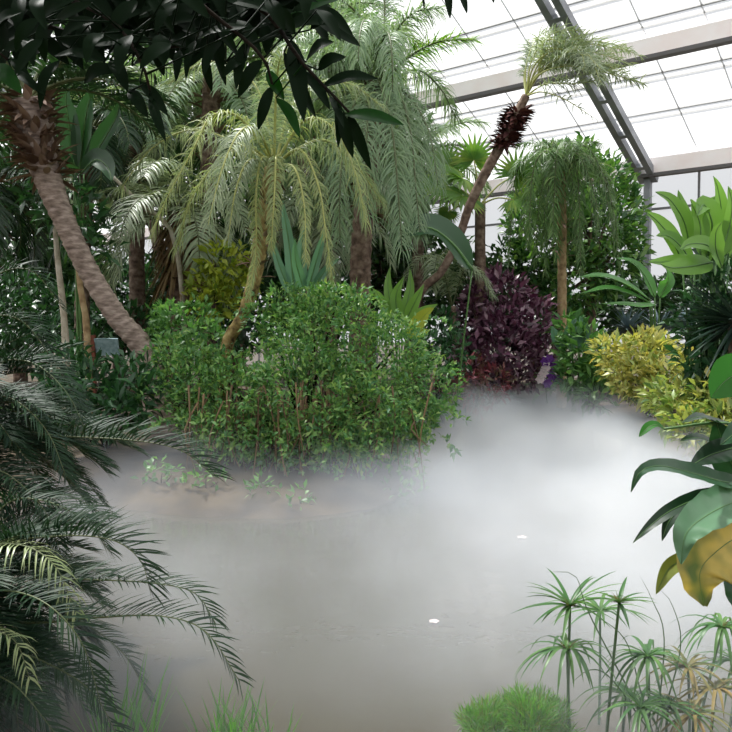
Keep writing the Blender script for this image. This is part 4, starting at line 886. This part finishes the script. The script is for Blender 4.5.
# ---- umbrella sedges at the near edge
sed = [('umbrella sedge with the yellowest high head, tallest over the feathery green bush', (570, 606, 3.55), (572, 3.6), 20, .22, 'sedge', .55),
       ('umbrella sedge with a drooping head just under the yellow-tipped tallest one', (567, 650, 3.5), (576, 3.55), 20, .22, 'sedge', 1.5),
       ('umbrella sedge with a thin dark stalk and small upright head under the yellowing leaf', (619, 603, 3.4), (608, 3.45), 9, .13, 'sedge', .5),
       ('umbrella sedge with a wide drooping head below the small upright head', (648, 657, 3.5), (655, 3.55), 20, .22, 'sedge', 1.5),
       ('umbrella sedge with its head lowest at the picture bottom among dark rays', (640, 708, 3.3), (640, 3.3), 18, .2, 'sedge', 1.1),
       ('browning umbrella sedge head behind the lowest green heads', (688, 668, 3.6), (692, 3.62), 22, .2, 'sedge_dry', 1.1),
       ('umbrella sedge with dark rays at the corner under the browning head', (668, 706, 3.4), (672, 3.4), 18, .19, 'sedge', 1.3),
       ('umbrella sedge leaning at the edge with pale thin rays below the yellowing leaf', (722, 628, 3.7), (696, 3.7), 20, .24, 'sedge', 1.7),
       ('umbrella sedge with a brownish green head nearest the edge', (716, 690, 3.5), (718, 3.5), 20, .22, 'sedge_dry', 1.4),
       ('low umbrella sedge beside the thin dark stalk of the small upright head', (626, 696, 3.55), (628, 3.6), 18, .2, 'sedge', 1.6),
       ('umbrella sedge behind the browning heads, under the pale leaning one', (736, 662, 3.75), (734, 3.8), 20, .22, 'sedge', 1.4),
       ('lowest browning umbrella sedge in the corner', (694, 716, 3.35), (698, 3.4), 20, .2, 'sedge_dry', 1.2),
       ('half hidden umbrella sedge head between the tallest head and the small upright head', (600, 612, 3.9), (604, 3.9), 14, .24, 'sedge', .9)]
for lab, hd, (fx, fY), n, L, mm, dr in sed:
    hub = P(*hd); base = foot(fx, fY); base[2] = max(base[2], -.1)
    root = thing('umbrella_sedge', lab, 'sedge', base, 'umbrella sedges at the near edge')
    mb = MB(); tube(mb, [base, base * .5 + hub * .5 + rng.normal(size=3) * .01, hub], [.008, .006], 7, n=16); mb.build('stalk', M['sedge_stem'], root, base)
    n = int(n * 1.3); a = np.arange(n) * 2.39996 + rng.normal(size=n) * .15; el = rng.uniform(.0, .7, n) if dr > .6 else rng.uniform(-.1, .9, n)
    mb = MB(); leaves(mb, np.repeat([hub], n, 0), np.stack([np.cos(a), np.sin(a), el], 1), np.tile([.01, .02, 1.0], (n, 1)), 1.3 * L * rng.uniform(.75, 1.1, n), (.02 if hd[1] < 660 else .017), 7, 1.3 * dr * rng.uniform(.8, 1.2, n), 'blade', .4)
    mb.build('ray_foliage', M[mm], root, base)
    mb = MB(); k = 26; a = rng.uniform(0, 6.28, k); d = nrm(np.stack([np.cos(a), np.sin(a), rng.uniform(.1, 1.4, k)], 1)); leaves(mb, np.repeat([hub], k, 0), d, rng.normal(size=(k, 3)), rng.uniform(.03, .075, k), .006, 2, .4)
    mb.build('flower_spikelet', M['sedge_dry'] if 'yellow' in lab or mm == 'sedge_dry' else M['sedge'], root, base)
base = foot(655, 3.5); root = thing('arching_grass', 'long thin grass blades arching across between the sedge heads', 'grass', base)
for i, c in enumerate([[(655, 740, 3.5), (590, 616, 3.5), (575, 576, 3.4), (545, 572, 3.3)], [(655, 740, 3.5), (664, 640, 3.5), (652, 600, 3.45), (640, 576, 3.4)], [(655, 740, 3.5), (680, 650, 3.5), (672, 605, 3.45), (658, 588, 3.4)], [(655, 740, 3.5), (640, 690, 3.5), (625, 640, 3.4), (592, 612, 3.3)], [(655, 740, 3.5), (612, 680, 3.45), (590, 670, 3.4), (570, 684, 3.35)]]):
    mb = MB(); big_leaf(mb, L_(c), .009, (0.3, -1, .6), 16, 3, 'blade', .4); mb.build('blade', M['sedge_stem'], root, base)

# ---- feathery green bush and grass at the bottom edge
bl = PB([(500, 742, 28, 3.5), (482, 726, 17, 3.45), (545, 742, 28, 3.5), (514, 716, 18, 3.55), (540, 706, 12, 3.55), (468, 722, 9, 3.5), (530, 722, 22, 3.4), (556, 716, 12, 3.5), (520, 700, 8, 3.5), (490, 710, 8, 3.5)])
root = shrub('feathery_bush', 'low feathery bright green bush under the tallest umbrella sedge', 'bush', foot(515, 3.35), bl, 210000, .06, .0045, M['fuzz'], M['twig'], stem_r=.006, droop=.5, up=.9, depth=.8)
def tuft(label, px, Y, n, h, spread, m='grass'):
    base = np.array([(px - CX) / F * Y, Y, -.04]); mb = MB(); a = rng.uniform(0, 6.28, n); r = spread * np.sqrt(rng.random(n))
    p = base + np.stack([np.cos(a) * r, np.sin(a) * r, np.zeros(n)], 1); a2 = rng.uniform(0, 6.28, n)
    leaves(mb, p, np.stack([np.cos(a2) * .35, np.sin(a2) * .35, np.ones(n)], 1), np.stack([np.cos(a2), np.sin(a2), np.full(n, -.2)], 1), h * rng.uniform(.5, 1.1, n), .011, 4, .7, 'blade', .3)
    tag(mb.build('grass_tuft', M[m], None, base), label, 'grass', 'grass tufts on the near bank')
tuft('bright grass tuft at the bottom beside the nearest dark palm, closest to it', 122, 3.62, 60, .46, .14)
tuft('bright grass tuft standing alone at the water edge, away from the palms', 222, 3.62, 55, .42, .11)
tuft('thin short grass tuft between the lone bright tuft and the feathery bush', 262, 3.6, 26, .34, .1)

# ---- a white petal, and a pale sky reflection modelled as a petal
for (px, py), lab in zip([(522, 541), (434, 628)], ['white petal floating on the misty water beside the close broad leaves', 'pale sky reflection built as a petal on the dark water in the middle', 'pale sky reflection built as a petal nearest the feathery bush']):
    Y = 2 / ((py - HOR) / F); c = P(px, py, Y); c[2] = .012; n = 5; a = np.linspace(0, 6.28, n, endpoint=False); mb = MB()
    leaves(mb, np.repeat([c], n, 0), np.stack([np.cos(a), np.sin(a), np.full(n, .15)], 1), np.tile([0, 0, 1.0], (n, 1)), (.06 if px > 500 else .04), .04, 3, .1, 'oval', .2)
    tag(mb.build('petal_or_sky_glint', M['petal_white'], None, c), lab, 'petal', 'petals on the pond')

# ================================================================== MIST
m, nt, N, ln = mat('drifting_mist')
tc = N('ShaderNodeTexCoord'); sx = N('ShaderNodeSeparateXYZ'); ln(tc.outputs['Object'], sx.inputs[0])
def math_(op, a, b=None, c=None):
    n = N('ShaderNodeMath', operation=op)
    for i, q in enumerate((a, b, c)):
        if q is None: continue
        if isinstance(q, (int, float)): n.inputs[i].default_value = q
        else: ln(q, n.inputs[i])
    return n.outputs[0]
def mr(v, a, b, c, d):
    n = N('ShaderNodeMapRange', interpolation_type='SMOOTHSTEP'); n.inputs[1].default_value = a; n.inputs[2].default_value = b; n.inputs[3].default_value = c; n.inputs[4].default_value = d
    ln(v, n.inputs[0]); return n.outputs[0]
xx, yy, zz = sx.outputs
no = N('ShaderNodeTexNoise'); no.inputs['Scale'].default_value = 0.8; no.inputs['Detail'].default_value = 3; no.inputs['Roughness'].default_value = .55
mp = N('ShaderNodeMapping'); mp.inputs['Scale'].default_value = (1, .8, 1.3); ln(tc.outputs['Object'], mp.inputs[0]); ln(mp.outputs[0], no.inputs['Vector'])
ns = mr(no.outputs[0], .3, .7, 0.0, 1.0)
side = mr(math_('SUBTRACT', xx, math_('MULTIPLY', yy, .06)), -1.2, 1.2, FOG_L, FOG_R)
top = math_('ADD', mr(yy, 5, 16, .8, 1.0), math_('MULTIPLY', math_('SUBTRACT', ns, .5), .4))
rel = math_('DIVIDE', zz, top)
fall = mr(rel, .25, 1.0, 1.0, 0.0)
xl = math_('ADD', math_('MULTIPLY', yy, -.345), -.3)
xl2 = math_('ADD', math_('MULTIPLY', yy, .3), -2.4)
sw = mr(yy, 8.8, 10.4, 0, 1)
xl = math_('ADD', math_('MULTIPLY', xl, math_('SUBTRACT', 1, sw)), math_('MULTIPLY', xl2, sw))
xr = math_('MINIMUM', math_('ADD', math_('MULTIPLY', yy, .64), -.1), 4.2)
edge = math_('MULTIPLY', math_('MULTIPLY', mr(math_('SUBTRACT', xx, xl), -.9, .3, 0, 1), mr(math_('SUBTRACT', xr, xx), -.8, .3, 0, 1)), math_('MULTIPLY', mr(yy, 2.4, 4.6, 0, 1), mr(yy, 17.2, 19.4, 1, 0)))
side = math_('ADD', side, math_('MULTIPLY', math_('MULTIPLY', mr(xx, -1.5, .2, .22, 0), mr(yy, 4, 6, 1, 0)), 1.0))
dens = math_('MULTIPLY', math_('MULTIPLY', side, fall), math_('MULTIPLY', edge, math_('ADD', math_('MULTIPLY', ns, .5), .75)))
sc = N('ShaderNodeVolumeScatter'); sc.inputs['Color'].default_value = (.49, .53, .595, 1); sc.inputs['Anisotropy'].default_value = 0.0; ln(dens, sc.inputs['Density'])
o = N('ShaderNodeOutputMaterial'); ln(sc.outputs[0], o.inputs['Volume']); M['mist'] = m
PM = np.array([(-1.9, 2.4), (2.2, 2.6), (4.4, 4.5), (5.6, 7.8), (6.1, 10.5), (5.9, 13.2), (5.5, 15.8), (5.2, 19.4), (2.2, 19.4), (1.4, 17.4), (.3, 12.8), (-.3, 10.4), (-1.95, 10.3), (-3.9, 10.6), (-4.3, 8.0), (-3.4, 5.9), (-2.7, 4.4)])
k = len(PM); me = bpy.data.meshes.new('mist')
me.from_pydata([(x, y, .015) for x, y in PM] + [(x, y, 1.55) for x, y in PM], [], [list(range(k))[::-1], list(range(k, 2 * k))] + [(i, (i + 1) % k, k + (i + 1) % k, k + i) for i in range(k)])
me.materials.append(M['mist']); mist = bpy.data.objects.new('mist', me); C.objects.link(mist)
tag(mist, 'white mist drifting low over the pond, thickest towards the far bank', 'mist', kind='stuff')

# ================================================================== LIGHT, CAMERA
w = bpy.data.worlds.new('bright_sky'); bpy.context.scene.world = w; w.use_nodes = True
bg = w.node_tree.nodes['Background']; bg.inputs[0].default_value = (.95, .97, 1.0, 1); bg.inputs[1].default_value = WORLD
sun = bpy.data.lights.new('sun', 'SUN'); sun.energy = SUN; sun.angle = math.radians(4); sun.color = (1, .975, .93)
so = bpy.data.objects.new('sun', sun); C.objects.link(so); so.rotation_euler = Vector(SUNDIR).to_track_quat('-Z', 'Y').to_euler()
cam = bpy.data.cameras.new('camera'); cam.sensor_width = 36; cam.lens = 36 * F / 732; cam.clip_end = 300; cam.clip_start = .05
co = bpy.data.objects.new('camera', cam); C.objects.link(co); co.location = (0, 0, H); co.rotation_euler = (math.pi / 2 - PITCH, 0, 0)
S = bpy.context.scene; S.camera = co
S.view_settings.view_transform = 'Standard'; S.view_settings.look = 'None'; S.view_settings.gamma = 1; S.view_settings.use_curve_mapping = False
S.view_settings.exposure = EXPO
cy = S.cycles; cy.max_bounces = 8; cy.diffuse_bounces = 3; cy.glossy_bounces = 3; cy.transmission_bounces = 4; cy.transparent_max_bounces = 24; cy.volume_bounces = 4
cy.volume_step_rate = 1.0; cy.volume_max_steps = 256; cy.use_denoising = True; cy.caustics_reflective = False; cy.caustics_refractive = False
